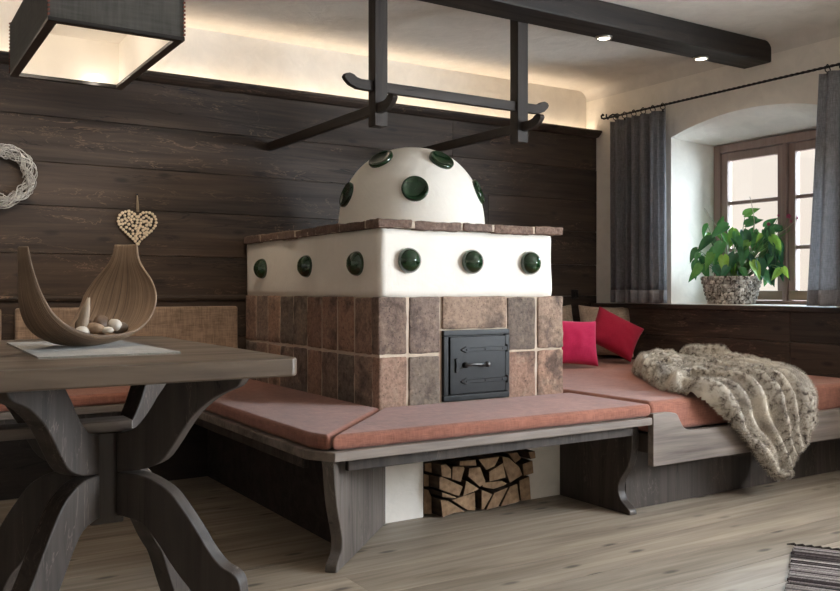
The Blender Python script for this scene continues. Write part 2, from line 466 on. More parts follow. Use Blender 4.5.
# wainscot and sill along the right wall
b = MB()
for z0, z1 in ((.44,.62),(.62,.785)):
    b.box(4.19, 2.9, z0+.001, 4.22, 4.40, z1-.001); b.box(4.19, 1.2, z0+.001, 4.22, 2.898, z1-.001)
b.box(4.192, 1.2, 0, 4.22, 4.40, .44)
tr2 = struct(b.build('trim_2', M['wall_wood_y'], org=(4.2,3,0), bevel=.003, seg=1))
b = MB(); b.box(4.165, 1.2, .785, 4.221, 4.40, .812)
struct(b.build('trim_3', M['wall_wood_y'], org=(4.2,3,.785), bevel=.004))
b = MB(); b.prism([(XR, 2.655), (XR, 3.745), (4.585, 3.715), (4.585, 2.685)], XY, .79, .815)
struct(b.build('trim_4', M['plaster'], org=(4.4,3.2,.79)))

# window
def window(name, yc, hb, x):
    w = bpy.data.objects.new(name, None); COL.objects.link(w); w.location = (x, yc, .815); w['_o'] = [x, yc, .815]; struct(w)
    y0, y1, z0, z1 = yc-hb, yc+hb, .815, 1.815
    b = MB()
    b.box(x-.025, y0, z0, x+.05, y0+.05, z1); b.box(x-.025, y1-.05, z0, x+.05, y1, z1)
    b.box(x-.025, y0+.05, z1-.05, x+.05, y1-.05, z1); b.box(x-.025, y0+.05, z0, x+.05, y1-.05, z0+.022)
    b.box(x-.032, yc-.014, z0+.022, x+.05, yc+.014, z1-.05)
    b.build('window_frame', M['winframe'], w, bevel=.004)
    for s in (-1, 1):
        a0, a1 = (yc+.014, y1-.05) if s > 0 else (y0+.05, yc-.014)
        b = MB(); zb, zt = z0+.026, z1-.054
        b.box(x-.012, a0+.002, zb+.055, x+.035, a0+.045, zt); b.box(x-.012, a1-.045, zb+.055, x+.035, a1-.002, zt)
        b.box(x-.012, a0+.045, zt-.05, x+.035, a1-.045, zt)
        for zz in (1.150, 1.445): b.box(x-.006, a0+.045, zz-.011, x+.03, a1-.045, zz+.011)
        sa = b.build('sash', M['winframe'], w, bevel=.004)
        b = MB(); b.box(x-.014, a0+.002, zb, x+.035, a1-.002, zb+.055); b.build('bottom_rail', M['winrail'], sa, bevel=.004)
        b = MB(); b.box(x+.010, a0+.04, zb+.05, x+.014, a1-.04, zt-.045); b.build('pane', M['glass'], sa)
    return w
window('window_1', 3.20, .512, XW)

# ceiling beam
b = MB(); b.box(XL, 3.03, 2.153, XR-.002, 3.21, ZC)
struct(b.build('ceiling_beam', M['beam'], org=(1,3.12,2.153), bevel=.008))
for nm, x, lab in (('recessed_spotlight', 3.085, 'small round spotlight in beam underside, just right of the hanging rack'),
                   ('recessed_spotlight', 3.80, 'small round spotlight in beam underside near the window wall')):
    t = thing(nm, lab, 'spotlight', (x, 3.165, 2.143), 'spotlights in the ceiling beam')
    MB().lathe([(.030,.010),(.030,.001),(.033,-.003),(.040,-.002),(.042,.0095),(.030,.0095)], (x,3.165,2.143), n=28, cap=False).build('rim', M['steel'], t, smooth=True)
    MB().lathe([(.029,0),(.029,.006)], (x,3.165,2.143), n=28).build('lens', M['spot'], t)

# ------------------------------------------------------------------ drying rack hung from the beam
t = thing('drying_rack', 'dark wooden drying rack hanging from ceiling beam above the domed stove', 'rack', (2.15, 3.24, 1.56))
for x0 in (1.815, 2.582):
    MB().box(x0, 3.213, 1.594, x0+.062, 3.273, 2.268).build('post', M['rack'], t, bevel=.003)
def hooked(a, bnd, z, h, w):
    """outline of a rail (p along, q height) with upcurled rounded ends"""
    pts = [(a+.10, z-h/2), (bnd[1]-.10, z-h/2)] if bnd[0] == 2 else []
    return pts
def hook_end(p, d, z, h):       # rounded upturned tip from p going in direction d
    return [(p, z-h/2), (p+d*.05, z-h*.45), (p+d*.085, z-h*.15), (p+d*.104, z+h*.25), (p+d*.112, z+h*.55), (p+d*.104, z+h*.85),
            (p+d*.085, z+h*.95), (p+d*.066, z+h*.85), (p+d*.052, z+h*.62), (p+d*.03, z+h*.5), (p, z+h/2)]
zr, h = 1.764, .044
R = hook_end(2.675, 1, zr, h); Lh = hook_end(1.79, -1, zr, h)[::-1]
MB().prism(R+Lh, XZ, 3.228, 3.256).build('rail', M['rack_x'], t, bevel=.003)
for x0 in (1.822, 2.606):
    zr = 1.668
    F = hook_end(3.19, -1, zr, h)
    MB().prism([(4.397, zr-h/2)]+F+[(4.397, zr+h/2)], YZ, x0, x0+.026).build('arm', M['rack_y'], t, bevel=.003)

# ------------------------------------------------------------------ pendant lamp
lx0, lx1, ly0, ly1, lz0, lz1 = .293, .552, 1.77, 2.29, 1.414, 1.535
t = thing('pendant_lamp', 'charcoal felt box pendant lamp glowing above the wooden table', 'lamp', ((lx0+lx1)/2, (ly0+ly1)/2, lz0))
b = MB(); w = .006
b.box(lx0, ly0, lz0+.002, lx1, ly0+w, lz1); b.box(lx0, ly1-w, lz0+.002, lx1, ly1, lz1)
b.box(lx0, ly0+w, lz0+.002, lx0+w, ly1-w, lz1); b.box(lx1-w, ly0+w, lz0+.002, lx1, ly1-w, lz1)
b.box(lx0+w, ly0+w, lz1-w, lx1-w, ly1-w, lz1)
b.build('shade', M['felt'], t)
b = MB(); e = .0065; g = .009
b.box(lx0+e, ly0+e, lz0+.006, lx1-e, ly0+g, lz1-.008); b.box(lx0+e, ly1-g, lz0+.006, lx1-e, ly1-e, lz1-.008)
b.box(lx0+e, ly0+g, lz0+.006, lx0+g, ly1-g, lz1-.008); b.box(lx1-g, ly0+g, lz0+.006, lx1-e, ly1-g, lz1-.008)
b.box(lx0+g, ly0+g, lz1-.011, lx1-g, ly1-g, lz1-.008)
b.build('lining', M['lining'], t)
b = MB(); m = .017
b.box(lx0-.001, ly0-.001, lz0-.004, lx1+.001, ly0+m, lz0+.003); b.box(lx0-.001, ly1-m, lz0-.004, lx1+.001, ly1+.001, lz0+.003)
b.box(lx0-.001, ly0+m, lz0-.004, lx0+m, ly1-m, lz0+.003); b.box(lx1-m, ly0+m, lz0-.004, lx1+.001, ly1-m, lz0+.003)
b.build('rim', M['black_rim'], t)
for x, y in ((lx0, ly0), (lx1, ly0), (lx0, ly1), (lx1, ly1)):
    b = MB()
    for i in range(15):
        z = lz0+.008+i*.0082
        b.obox((x, y, z), (.0022,0,.0008), (0,.0022,.0008), (0,0,.0022))
    b.build('stitching', M['stitch'], t)
for x, y, z in ((.485, 2.266, 1.430), (.35, 2.02, 1.512)):
    MB().lathe([(.001,-.010),(.006,-.008),(.007,0),(.006,.008),(.001,.010)], (x, y, z), (1,0,0), n=16).build('bulb', M['bulb'], t, smooth=True)
b = MB()
for y in (1.9, 2.16): b.tube([((lx0+lx1)/2, y, lz1-.004), ((lx0+lx1)/2, y, ZC-.02)], .002, 6)
b.build('cable', M['black_rim'], t)
MB().box(.38, 1.85, ZC-.022, .465, 2.21, ZC-.001).build('ceiling_plate', M['black_rim'], t, bevel=.003)

# ------------------------------------------------------------------ tiled stove
SX0, SX1, SY0, SY1 = 1.684, 2.628, 2.95, 4.365
t = thing('masonry_stove', 'white domed masonry stove with brown brick tiles and green glazed knobs', 'stove', (2.17, 3.67, 0))
b = MB()
b.box(SX0+.005, SY0-.03, 0, 1.868, SY1, .395); b.box(2.402, SY0-.03, 0, SX1-.01, SY1, .395)
b.box(1.868, SY0+.45, 0, 2.402, SY1, .395); b.box(1.868, SY0-.03, .372, 2.402, SY0+.45, .395)
b.build('base', M['plaster'], t)
b = MB(); b.box(SX0+.0055, SY0+.006, .395, SX1-.004, SY1, .871)
core = b.build('tile_grout', M['grout'], t)
b = MB()
def tile(x0, y0, z0, x1, y1, z1):
    j = lambda: random.uniform(-.0025, .0025)
    b.box(x0+j()*.6, y0+j()*.6, z0+j(), x1+j()*.6, y1+j()*.6, z1+j())
gp = .0055
fx = [SX0, 1.818, 1.974, 2.312, 2.476, SX1]
for i in range(5):
    x0, x1 = fx[i]+gp*(i > 0), fx[i+1]-gp*(i < 4)
    yb = SY0+.06
    if i == 2:
        tile(x0, SY0-.004, .738, x1, yb, .873); tile(x0, SY0, .398, x1, yb, .440)
    else:
        tile(x0, SY0, .640+gp, x1, yb, .870); tile(x0, SY0, .398, x1, yb, .640-gp)
ny = 9; dy = (SY1-SY0-.06)/ny
for i in range(ny):
    y0 = SY0+.064+i*dy; y1 = y0+dy-2*gp
    for z0, z1 in ((.398, .640-gp), (.640+gp, .871)):
        tile(SX0, y0, z0, SX0+.05, y1, z1); tile(SX1-.05, y0, z0, SX1, y1, z1)
def rough(o, size, strength):
    m = o.modifiers.new('bevel', 'BEVEL'); m.width = .006; m.segments = 2; m.limit_method = 'ANGLE'
    m = o.modifiers.new('simple', 'SUBSURF'); m.subdivision_type = 'SIMPLE'; m.levels = m.render_levels = 3
    tx = bpy.data.textures.new('handmade', 'CLOUDS'); tx.noise_scale = size; tx.noise_depth = 3
    m = o.modifiers.new('uneven', 'DISPLACE'); m.texture = tx; m.texture_coords = 'LOCAL'; m.strength = strength; m.mid_level = .5
    for p in o.data.polygons: p.use_smooth = True
rough(b.build('tile_cladding', M['tile'], t), .045, .010)
# white upper body, softly uneven
def soft_box(x0, y0, z0, x1, y1, z1, r, amp, step=.03):
    bm = bmesh.new()
    nx, nyy, nz = [max(2, int((q1-q0)/step)) for q0, q1 in ((x0,x1),(y0,y1),(z0,z1))]
    vs = {}
    def P(i, j, k):
        key = (i, j, k)
        if key not in vs:
            p = Vector((x0+(x1-x0)*i/nx, y0+(y1-y0)*j/nyy, z0+(z1-z0)*k/nz))
            q = Vector([min(max(c, lo+r), hi-r) for c, lo, hi in zip(p, (x0,y0,z0), (x1,y1,z1))])
            d = p-q
            if d.length > 1e-6: p = q + d.normalized()*min(r, d.length if d.length < r else r)
            nn = mnoise.noise(p*7)*amp + mnoise.noise(p*2.3)*amp
            c = Vector(((x0+x1)/2, (y0+y1)/2, p.z)); n = (p-c); n.z = 0
            p += n.normalized()*nn
            vs[key] = bm.verts.new(p)
        return vs[key]
    for i in range(nx):
        for j in range(nyy):
            for k in (0, nz): bm.faces.new([P(i,j,k),P(i+1,j,k),P(i+1,j+1,k),P(i,j+1,k)])
    for i in range(nx):
        for k in range(nz):
            for j in (0, nyy): bm.faces.new([P(i,j,k),P(i+1,j,k),P(i+1,j,k+1),P(i,j,k+1)])
    for j in range(nyy):
        for k in range(nz):
            for i in (0, nx): bm.faces.new([P(i,j,k),P(i,j+1,k),P(i,j+1,k+1),P(i,j,k+1)])
    bm.verts.index_update()
    m = MB(); m.v = [tuple(v.co) for v in bm.verts]; m.f = [tuple(v.index for v in f.verts) for f in bm.faces]; bm.free()
    return m
soft_box(SX0+.006, SY0+.006, .868, SX1-.055, SY1, 1.145, .014, .004).build('upper_body', M['stove_white'], t, smooth=True)
# brick ledge
b = MB(); zl0, zl1 = 1.141, 1.176
def lb(x0, y0, x1, y1):
    j = lambda: random.uniform(-.004, .004)
    b.box(x0, y0+j()*.6, zl0+j()*.7, x1, y1, zl1+j()*.7)
lx = [1.672, 1.83, 2.065, 2.225, 2.445, 2.615]
for i in range(5): lb(lx[i]+.005*(i > 0), SY0-.022, lx[i+1]-.005, SY0+.09)
yy = SY0+.095
while yy < SY1-.06:
    L = random.choice((.19,.21,.225)); y1 = yy+L if SY1-yy-L > .08 else SY1-.005
    b.box(1.672+random.uniform(-.003,.003), yy+.005, zl0+random.uniform(-.003,.003), 1.79, y1-.005, zl1+random.uniform(-.003,.003))
    b.box(2.52, yy+.004, zl0, 2.613+random.uniform(-.003,.003), y1-.004, zl1+random.uniform(-.003,.003))
    yy = y1
rough(b.build('brick_ledge', M['brick'], t), .035, .010)
MB().box(1.676, SY0-.017, zl0+.003, 2.609, SY1-.006, zl1-.003).build('ledge_mortar', M['grout'], t)
# dome
DC = Vector((2.175, 3.5, 1.165)); DR, DH, DN = .345, .40, 2.25
prof = []
for i in range(33):
    a = i/32*PI/2; c, s_ = math.cos(a), math.sin(a)
    prof.append((max(.0005, DR*c**(2/DN)), DH*s_**(2/DN)))
b = MB().lathe(prof, DC, n=64)
for i, p in enumerate(b.v):
    p = Vector(p); d = p-DC; b.v[i] = tuple(p + d.normalized()*(mnoise.noise(p*6)*.002))
b.build('dome', M['stove_white'], t, smooth=True)
# concave glazed dishes set into the dome
def dome_normal(p):
    x, y, z = p; rh = math.hypot(x, y)
    a = (rh/DR)**(DN-1)/DR; return Vector((x/rh*a, y/rh*a, (z/DH)**(DN-1)/DH)).normalized()
dishes = [(-.211,-.078,.323), (.012,-.231,.317), (-.157,-.279,.174), (-.319,.045,.168), (.224,-.222,.189)]
# the far side carries the same pattern
for a in (70, 130): dishes.append((.31*math.cos(math.radians(a)), .31*math.sin(math.radians(a)), .175))
for d in dishes:
    n = dome_normal(d); c = DC + Vector(d)
    pr = [(.055,-.016),(.059,-.002),(.060,.007),(.057,.012),(.053,.0135),(.048,.0105),(.036,.004),(.022,.0018),(.010,.0016),(.0005,.0016)]
    k = MB().lathe(pr, c, n, 28, cap=False).build('glazed_dish', M['glaze_dark'], t, smooth=True)
KY = (4.133, 3.611, 3.133)
# convex knobs on the white body
kp = [(.047,-.004),(.051,.004),(.050,.013),(.044,.026),(.033,.037),(.020,.044),(.012,.0455),(.008,.0475),(.004,.0485),(.0005,.0487)]
for x in (1.822, 2.130, 2.440): MB().lathe(kp, (x, SY0+.006, 1.017), (0,-1,0), 28, cap=False).build('glazed_knob', M['glaze'], t, smooth=True)
for y in KY: MB().lathe(kp, (SX0+.006, y, 1.007), (-1,0,0), 28, cap=False).build('glazed_knob', M['glaze'], t, smooth=True)
# fire door
b = MB(); y0 = SY0-.010
b.box(1.98, y0, .445, 2.318, SY0+.02, .470); b.box(1.98, y0, .712, 2.318, SY0+.02, .735)
b.box(1.98, y0, .470, 2.004, SY0+.02, .712); b.box(2.294, y0, .470, 2.318, SY0+.02, .712)
b.box(2.0, SY0+.0, .465, 2.3, SY0+.018, .715)
fr = b.build('door_frame', M['iron'], t, bevel=.003)
MB().box(2.007, y0-.006, .474, 2.291, SY0-.001, .708).build('fire_door', M['iron'], t, bevel=.003)
fd = COL.objects[-1] if False else [o for o in t.children if o.name.startswith('fire_door')][0]
for z in (.655, .525):
    b = MB(); yh = y0-.010
    b.prism([(2.296, z-.009), (2.10, z-.007), (2.085, z-.013), (2.060, z-.002), (2.060, z+.002), (2.085, z+.013), (2.10, z+.007), (2.296, z+.009)], XZ, yh-.002, y0-.004)
    b.tube([(2.298, y0-.008, z-.016), (2.298, y0-.008, z+.016)], .006, 10)
    for xx in (2.085, 2.18, 2.27): b.lathe([(.004,0),(.003,.003)], (xx, yh-.002, z), (0,-1,0), 10)
    b.build('hinge_strap', M['iron'], fd, bevel=.001, seg=1)
b = MB(); z = .592
b.prism([(2.030,z-.028),(2.040,z-.030),(2.046,z-.012),(2.062,z-.010),(2.062,z+.010),(2.046,z+.012),(2.040,z+.030),(2.030,z+.028),(2.034,z)], XZ, y0-.014, y0-.004)
b.lathe([(.012,0),(.012,.014),(.008,.020)], (2.078, y0-.006, z), (0,-1,0), 16)
b.build('latch_plate', M['iron'], fd, bevel=.001, seg=1)
b = MB(); b.tube([(2.07, y0-.024, z-.002), (2.10, y0-.028, z+.004), (2.14, y0-.028, z+.002), (2.17, y0-.026, z)], [.006,.005,.005,.006], 10)
b.lathe([(.001,-.012),(.010,-.008),(.012,0),(.010,.008),(.001,.012)], (2.182, y0-.026, z), (1,0,0), 14)
b.build('latch_handle', M['iron_bright'], fd, smooth=True)

# ------------------------------------------------------------------ firewood
logs = [
 ([(1.915,.074),(1.951,.066),(2.036,.010),(1.979,.013),(1.925,.002)], 'pale split log with pointed right end at bottom left of the woodpile'),
 ([(1.901,.166),(1.915,.166),(2.016,.116),(1.997,.079),(1.979,.085),(1.902,.119)], 'wide slab shaped split log above the pale bottom left log'),
 ([(1.914,.106),(1.980,.079),(1.984,.073),(1.914,.086)], 'thin flat split log squeezed just over the pale bottom left log'),
 ([(1.908,.214),(1.933,.215),(1.958,.191),(1.958,.155),(1.912,.168)], 'small split log at upper left of pile beside the dark side logs'),
 ([(1.977,.197),(2.032,.192),(2.037,.182),(2.018,.130),(1.974,.146)], 'upright square split log in upper left of the woodpile'),
 ([(1.992,.222),(2.070,.220),(2.075,.194),(1.990,.203)], 'flat wedge log lying on the upright square log at the top'),
 ([(2.088,.218),(2.197,.218),(2.172,.181),(2.129,.169)], 'broad triangular split log at the top centre of the pile'),
 ([(2.046,.186),(2.086,.185),(2.101,.185),(2.129,.120),(2.100,.103),(2.041,.152)], 'large tilted split log left of the pile centre'),
 ([(2.138,.163),(2.210,.192),(2.224,.129),(2.140,.122)], 'wedge log under the broad triangular top log, pile centre'),
 ([(2.222,.212),(2.257,.204),(2.312,.160),(2.330,.124),(2.262,.098),(2.229,.174)], 'large curved split log at right of the pile top'),
 ([(2.029,.138),(2.094,.098),(2.084,.094),(2.013,.078)], 'triangular split log left of centre in the second layer'),
 ([(1.966,.066),(2.081,.084),(2.084,.010),(2.045,.014)], 'dark triangular split log on the floor beside the pale bottom left log'),
 ([(2.089,.090),(2.101,.088),(2.103,.010),(2.090,.009)], 'very thin upright split log in the bottom row of the pile'),
 ([(2.108,.092),(2.165,.066),(2.122,.012),(2.108,.010)], 'small three sided split log in the bottom row, pile centre'),
 ([(2.117,.117),(2.220,.113),(2.250,.098),(2.232,.091),(2.177,.083),(2.122,.098)], 'flat long split log across the pile centre'),
 ([(2.173,.071),(2.247,.086),(2.192,.010),(2.130,.006)], 'slanted four sided log in the bottom row right of centre'),
 ([(2.262,.084),(2.302,.092),(2.315,.014),(2.212,.006)], 'light triangular split log at bottom right of the pile'),
 ([(2.314,.101),(2.370,.114),(2.379,.014),(2.324,.014)], 'broad upright log in the bottom right corner of the pile'),
 ([(2.279,.214),(2.328,.215),(2.349,.186),(2.316,.170)], 'dark split log at top right under the bench board'),
 ([(2.334,.168),(2.389,.178),(2.394,.123),(2.341,.117)], 'square log on the far right side of the pile'),
 ([(1.871,.213),(1.903,.214),(1.905,.172),(1.872,.184)], 'dark log against the left pier, topmost'),
 ([(1.871,.172),(1.896,.163),(1.897,.119),(1.871,.121)], 'dark log against the left pier, middle'),
 ([(1.871,.112),(1.896,.104),(1.910,.074),(1.911,.004),(1.871,.012)], 'tall dark log against the left pier, resting on the floor'),
 ([(2.345,.222),(2.381,.223),(2.386,.192),(2.358,.190)], 'short log end at the top right edge of the pile'),
]
for i, (pl, lab) in enumerate(logs):
    yf = 2.855 + random.uniform(-.012, .02)
    if i in (12, 18, 20, 21, 22): yf += .05
    cx = sum(p for p, q in pl)/len(pl); cz = sum(q for p, q in pl)/len(pl)
    b = MB(); n = len(pl)
    # split faces: slightly ragged front, tapering a little to the back
    b.prism(pl, XZ, yf, yf+random.uniform(.32, .38))
    o = b.build('firewood_log', M['log_end'], org=(cx, yf+.17, min(q for p, q in pl)), bevel=.003, seg=2)
    o.data.materials.append(M['log_bark'])
    for p in o.data.polygons:
        if abs(p.normal.y) < .5: p.material_index = 1
    tag(o, lab, 'firewood', 'split firewood stacked under the stove')

# ------------------------------------------------------------------ corner bench
BZ0, BZ1 = .368, .398
t = thing('corner_bench', 'grey wooden corner bench wrapping round the tiled stove', 'bench', (1.45, 2.7, 0))
b = MB()
outline = [(1.222,2.415), (2.616,2.415), (2.616,2.915), (1.665,2.915), (1.665,4.39), (-1.3,4.39), (-1.3,3.93), (1.165,3.93), (1.165,2.51)]
b.prism(outline, XY, BZ0, BZ1); b.build('seat_board', M['grey_x'], t, bevel=.004)
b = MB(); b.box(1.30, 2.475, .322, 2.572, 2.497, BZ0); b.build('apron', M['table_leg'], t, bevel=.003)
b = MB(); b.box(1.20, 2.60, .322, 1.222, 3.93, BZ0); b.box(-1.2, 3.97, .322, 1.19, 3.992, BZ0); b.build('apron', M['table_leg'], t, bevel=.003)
q = 2**-.5
D = lambda r, z, s: (1.70 - r*q + s*q, 2.95 - r*q - s*q, z)
edge = catmull([(.672,.366),(.660,.335),(.650,.28),(.630,.21),(.592,.13),(.576,.09),(.580,.055),(.608,.038),(.632,.020),(.636,0)], 4)
MB().prism([(.03,.366)]+edge+[(.03,0)], D, -.02, .02).build('leg_panel', M['grey_z'], t, bevel=.004)
edge = catmull([(2.490,.366),(2.485,.32),(2.487,.27),(2.507,.196),(2.550,.135),(2.561,.09),(2.548,.055),(2.523,.036),(2.500,.018),(2.496,0)], 4)
MB().prism([(2.915,.366)]+edge+[(2.915,0)], YZ, 2.575, 2.615).build('leg_panel', M['table_leg'], t, bevel=.004)
MB().box(1.40, 2.74, 0, 1.425, 4.38, .366).build('shade_board', M['beam'], t)  # dark board added so the space under the bench stays black
MB().box(-1.25, 4.12, 0, 1.398, 4.145, .366).build('shade_board', M['beam'], t)  # same behind the table: dark board standing in for deep shade
MB().prism([(4.118,.366),(4.00,.366),(4.01,.2),(4.05,.1),(4.00,0),(4.118,0)], YZ, -.4, -.36).build('leg_panel', M['table_leg'], t, bevel=.004)

def cushion(name, poly, z0, z1, label, bev=.018):
    b = MB(); n = len(poly); b.prism(poly, XY, z0, z1)
    o = b.build(name, M['cushion'], bevel=bev, seg=4)
    return tag(o, label, 'cushion', 'terracotta bench cushions')
cushion('seat_cushion', [(1.217,2.432),(2.628,2.428),(2.632,2.915),(2.0,2.918),(1.681,2.918)], .399, .449, 'terracotta seat cushion on bench in front of the stove door')
cushion('seat_cushion', [(1.180,2.525),(1.212,2.436),(1.672,2.918),(1.664,2.95),(1.664,4.37),(1.185,4.37)], .399, .449, "terracotta seat cushion on bench along the stove's left side")
cushion('seat_cushion', [(-1.28,3.945),(1.176,3.945),(1.176,4.37),(-1.28,4.37)], .399, .449, 'terracotta seat cushion on bench behind the table')
# upholstered backrests on the panelling
def backrest(x0, x1, label):
    b = MB(); b.box(x0, 4.345, .585, x1, 4.393, .817)
    tag(b.build('backrest_cushion', M['linen'], bevel=.014, seg=4), label, 'backrest', 'tweed backrests on the panelled wall')
backrest(.580, 1.640, 'long beige tweed backrest on dark panelling right beside the stove')
backrest(-.56, .522, 'beige tweed backrest at the left picture edge below the wreath')

# ------------------------------------------------------------------ daybed by the window
t = thing('daybed', 'dark grey wooden daybed platform under the window', 'daybed', (3.45, 3.4, 0))
b = MB()
nose = catmull([(2.715,.411),(2.755,.403),(2.775,.375),(2.798,.345),(2.838,.331),(2.90,.328)], 4)
b.prism([(2.620,.203),(2.620,.412)]+nose+[(4.188,.345),(4.188,.203)], XZ, 2.415, 2.445); b.build('front_board', M['grey_x'], t, bevel=.004)
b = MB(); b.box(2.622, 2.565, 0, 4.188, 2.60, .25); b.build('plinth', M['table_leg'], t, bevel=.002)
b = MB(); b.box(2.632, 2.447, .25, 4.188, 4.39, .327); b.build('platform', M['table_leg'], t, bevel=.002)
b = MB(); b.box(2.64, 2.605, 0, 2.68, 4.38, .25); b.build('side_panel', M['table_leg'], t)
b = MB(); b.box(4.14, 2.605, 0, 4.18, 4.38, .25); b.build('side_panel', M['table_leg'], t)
b = MB(); b.prism([(2.637,2.449),(4.185,2.449),(4.185,4.385),(2.637,4.385)], XY, .328, .456)
tag(b.build('mattress', M['cushion'], bevel=.026, seg=4), 'thick terracotta mattress on the daybed under the window', 'mattress')

# pillows
def pillow(name, mat, c, w, h, th, rx, rz, rol, label, group=None, pinch=.16, seed=0):
    N = 22; rows = []; back = []
    Rm = Matrix.Rotation(rz, 4, 'Z') @ Matrix.Rotation(rx, 4, 'X') @ Matrix.Rotation(rol, 4, 'Y')
    m = MB()
    for sgn in (1, -1):
        g = []
        for i in range(N+1):
            r = []
            for j in range(N+1):
                u, v = -1+2*j/N, -1+2*i/N
                k = max(0., (1-u*u))*max(0., (1-v*v))
                x = u*w/2*(1 - pinch*(1-u*u)*0 - pinch*.55*(1-v*v)*abs(u)); y = v*h/2*(1 - pinch*.55*(1-u*u)*abs(v))
                wr = .006*mnoise.noise(Vector((u*3+seed, v*3, sgn*2)))*(k**.3)
                d = sgn*(th/2*k**.42 + wr)
                r.append(tuple(Vector(c) + (Rm @ Vector((x, d, y)))))
            g.append(r)
        m.grid(g)
    lo = min(p[2] for p in m.v); m.v = [(p[0], p[1], p[2]+.458-lo) for p in m.v]
    o = m.build(name, mat, smooth=True, weld=.0006, sub=1)
    tag(o, label, 'pillow', group)
    return o
pillow('throw_pillow', M['sand'], (4.035, 4.12, .628), .38, .35, .15, -.22, -.30, .03, 'sand linen pillow behind the red pillows, at the wall corner', 'throw pillows on the daybed', seed=1)
pillow('throw_pillow', M['sand'], (3.715, 4.27, .625), .38, .35, .11, -.2, -.05, -.03, 'sand linen pillow half hidden behind the stove and pink pillow', 'throw pillows on the daybed', seed=5)
pillow('throw_pillow', M['pink'], (3.41, 3.75, .590), .32, .275, .12, -.25, -.30, .06, 'pink pillow leaning beside the stove', 'throw pillows on the daybed', seed=2)
pillow('throw_pillow', M['red'], (3.845, 3.85, .598), .32, .245, .13, -.32, -.42, .50, 'tilted crimson red pillow in front of the sand pillow', 'throw pillows on the daybed', seed=3)

# wall socket
t = thing('wall_socket', 'black socket on the dark panelling right of the stove', 'socket', (4.015, 4.397, .845))
MB().box(3.985, 4.388, .842, 4.045, 4.397, .902).build('plate', M['socket'], t, bevel=.003)
MB().lathe([(.020,0),(.020,.004),(.015,.005),(.014,.001)], (4.015,4.388,.872), (0,-1,0), 20).build('outlet', M['socket'], t)

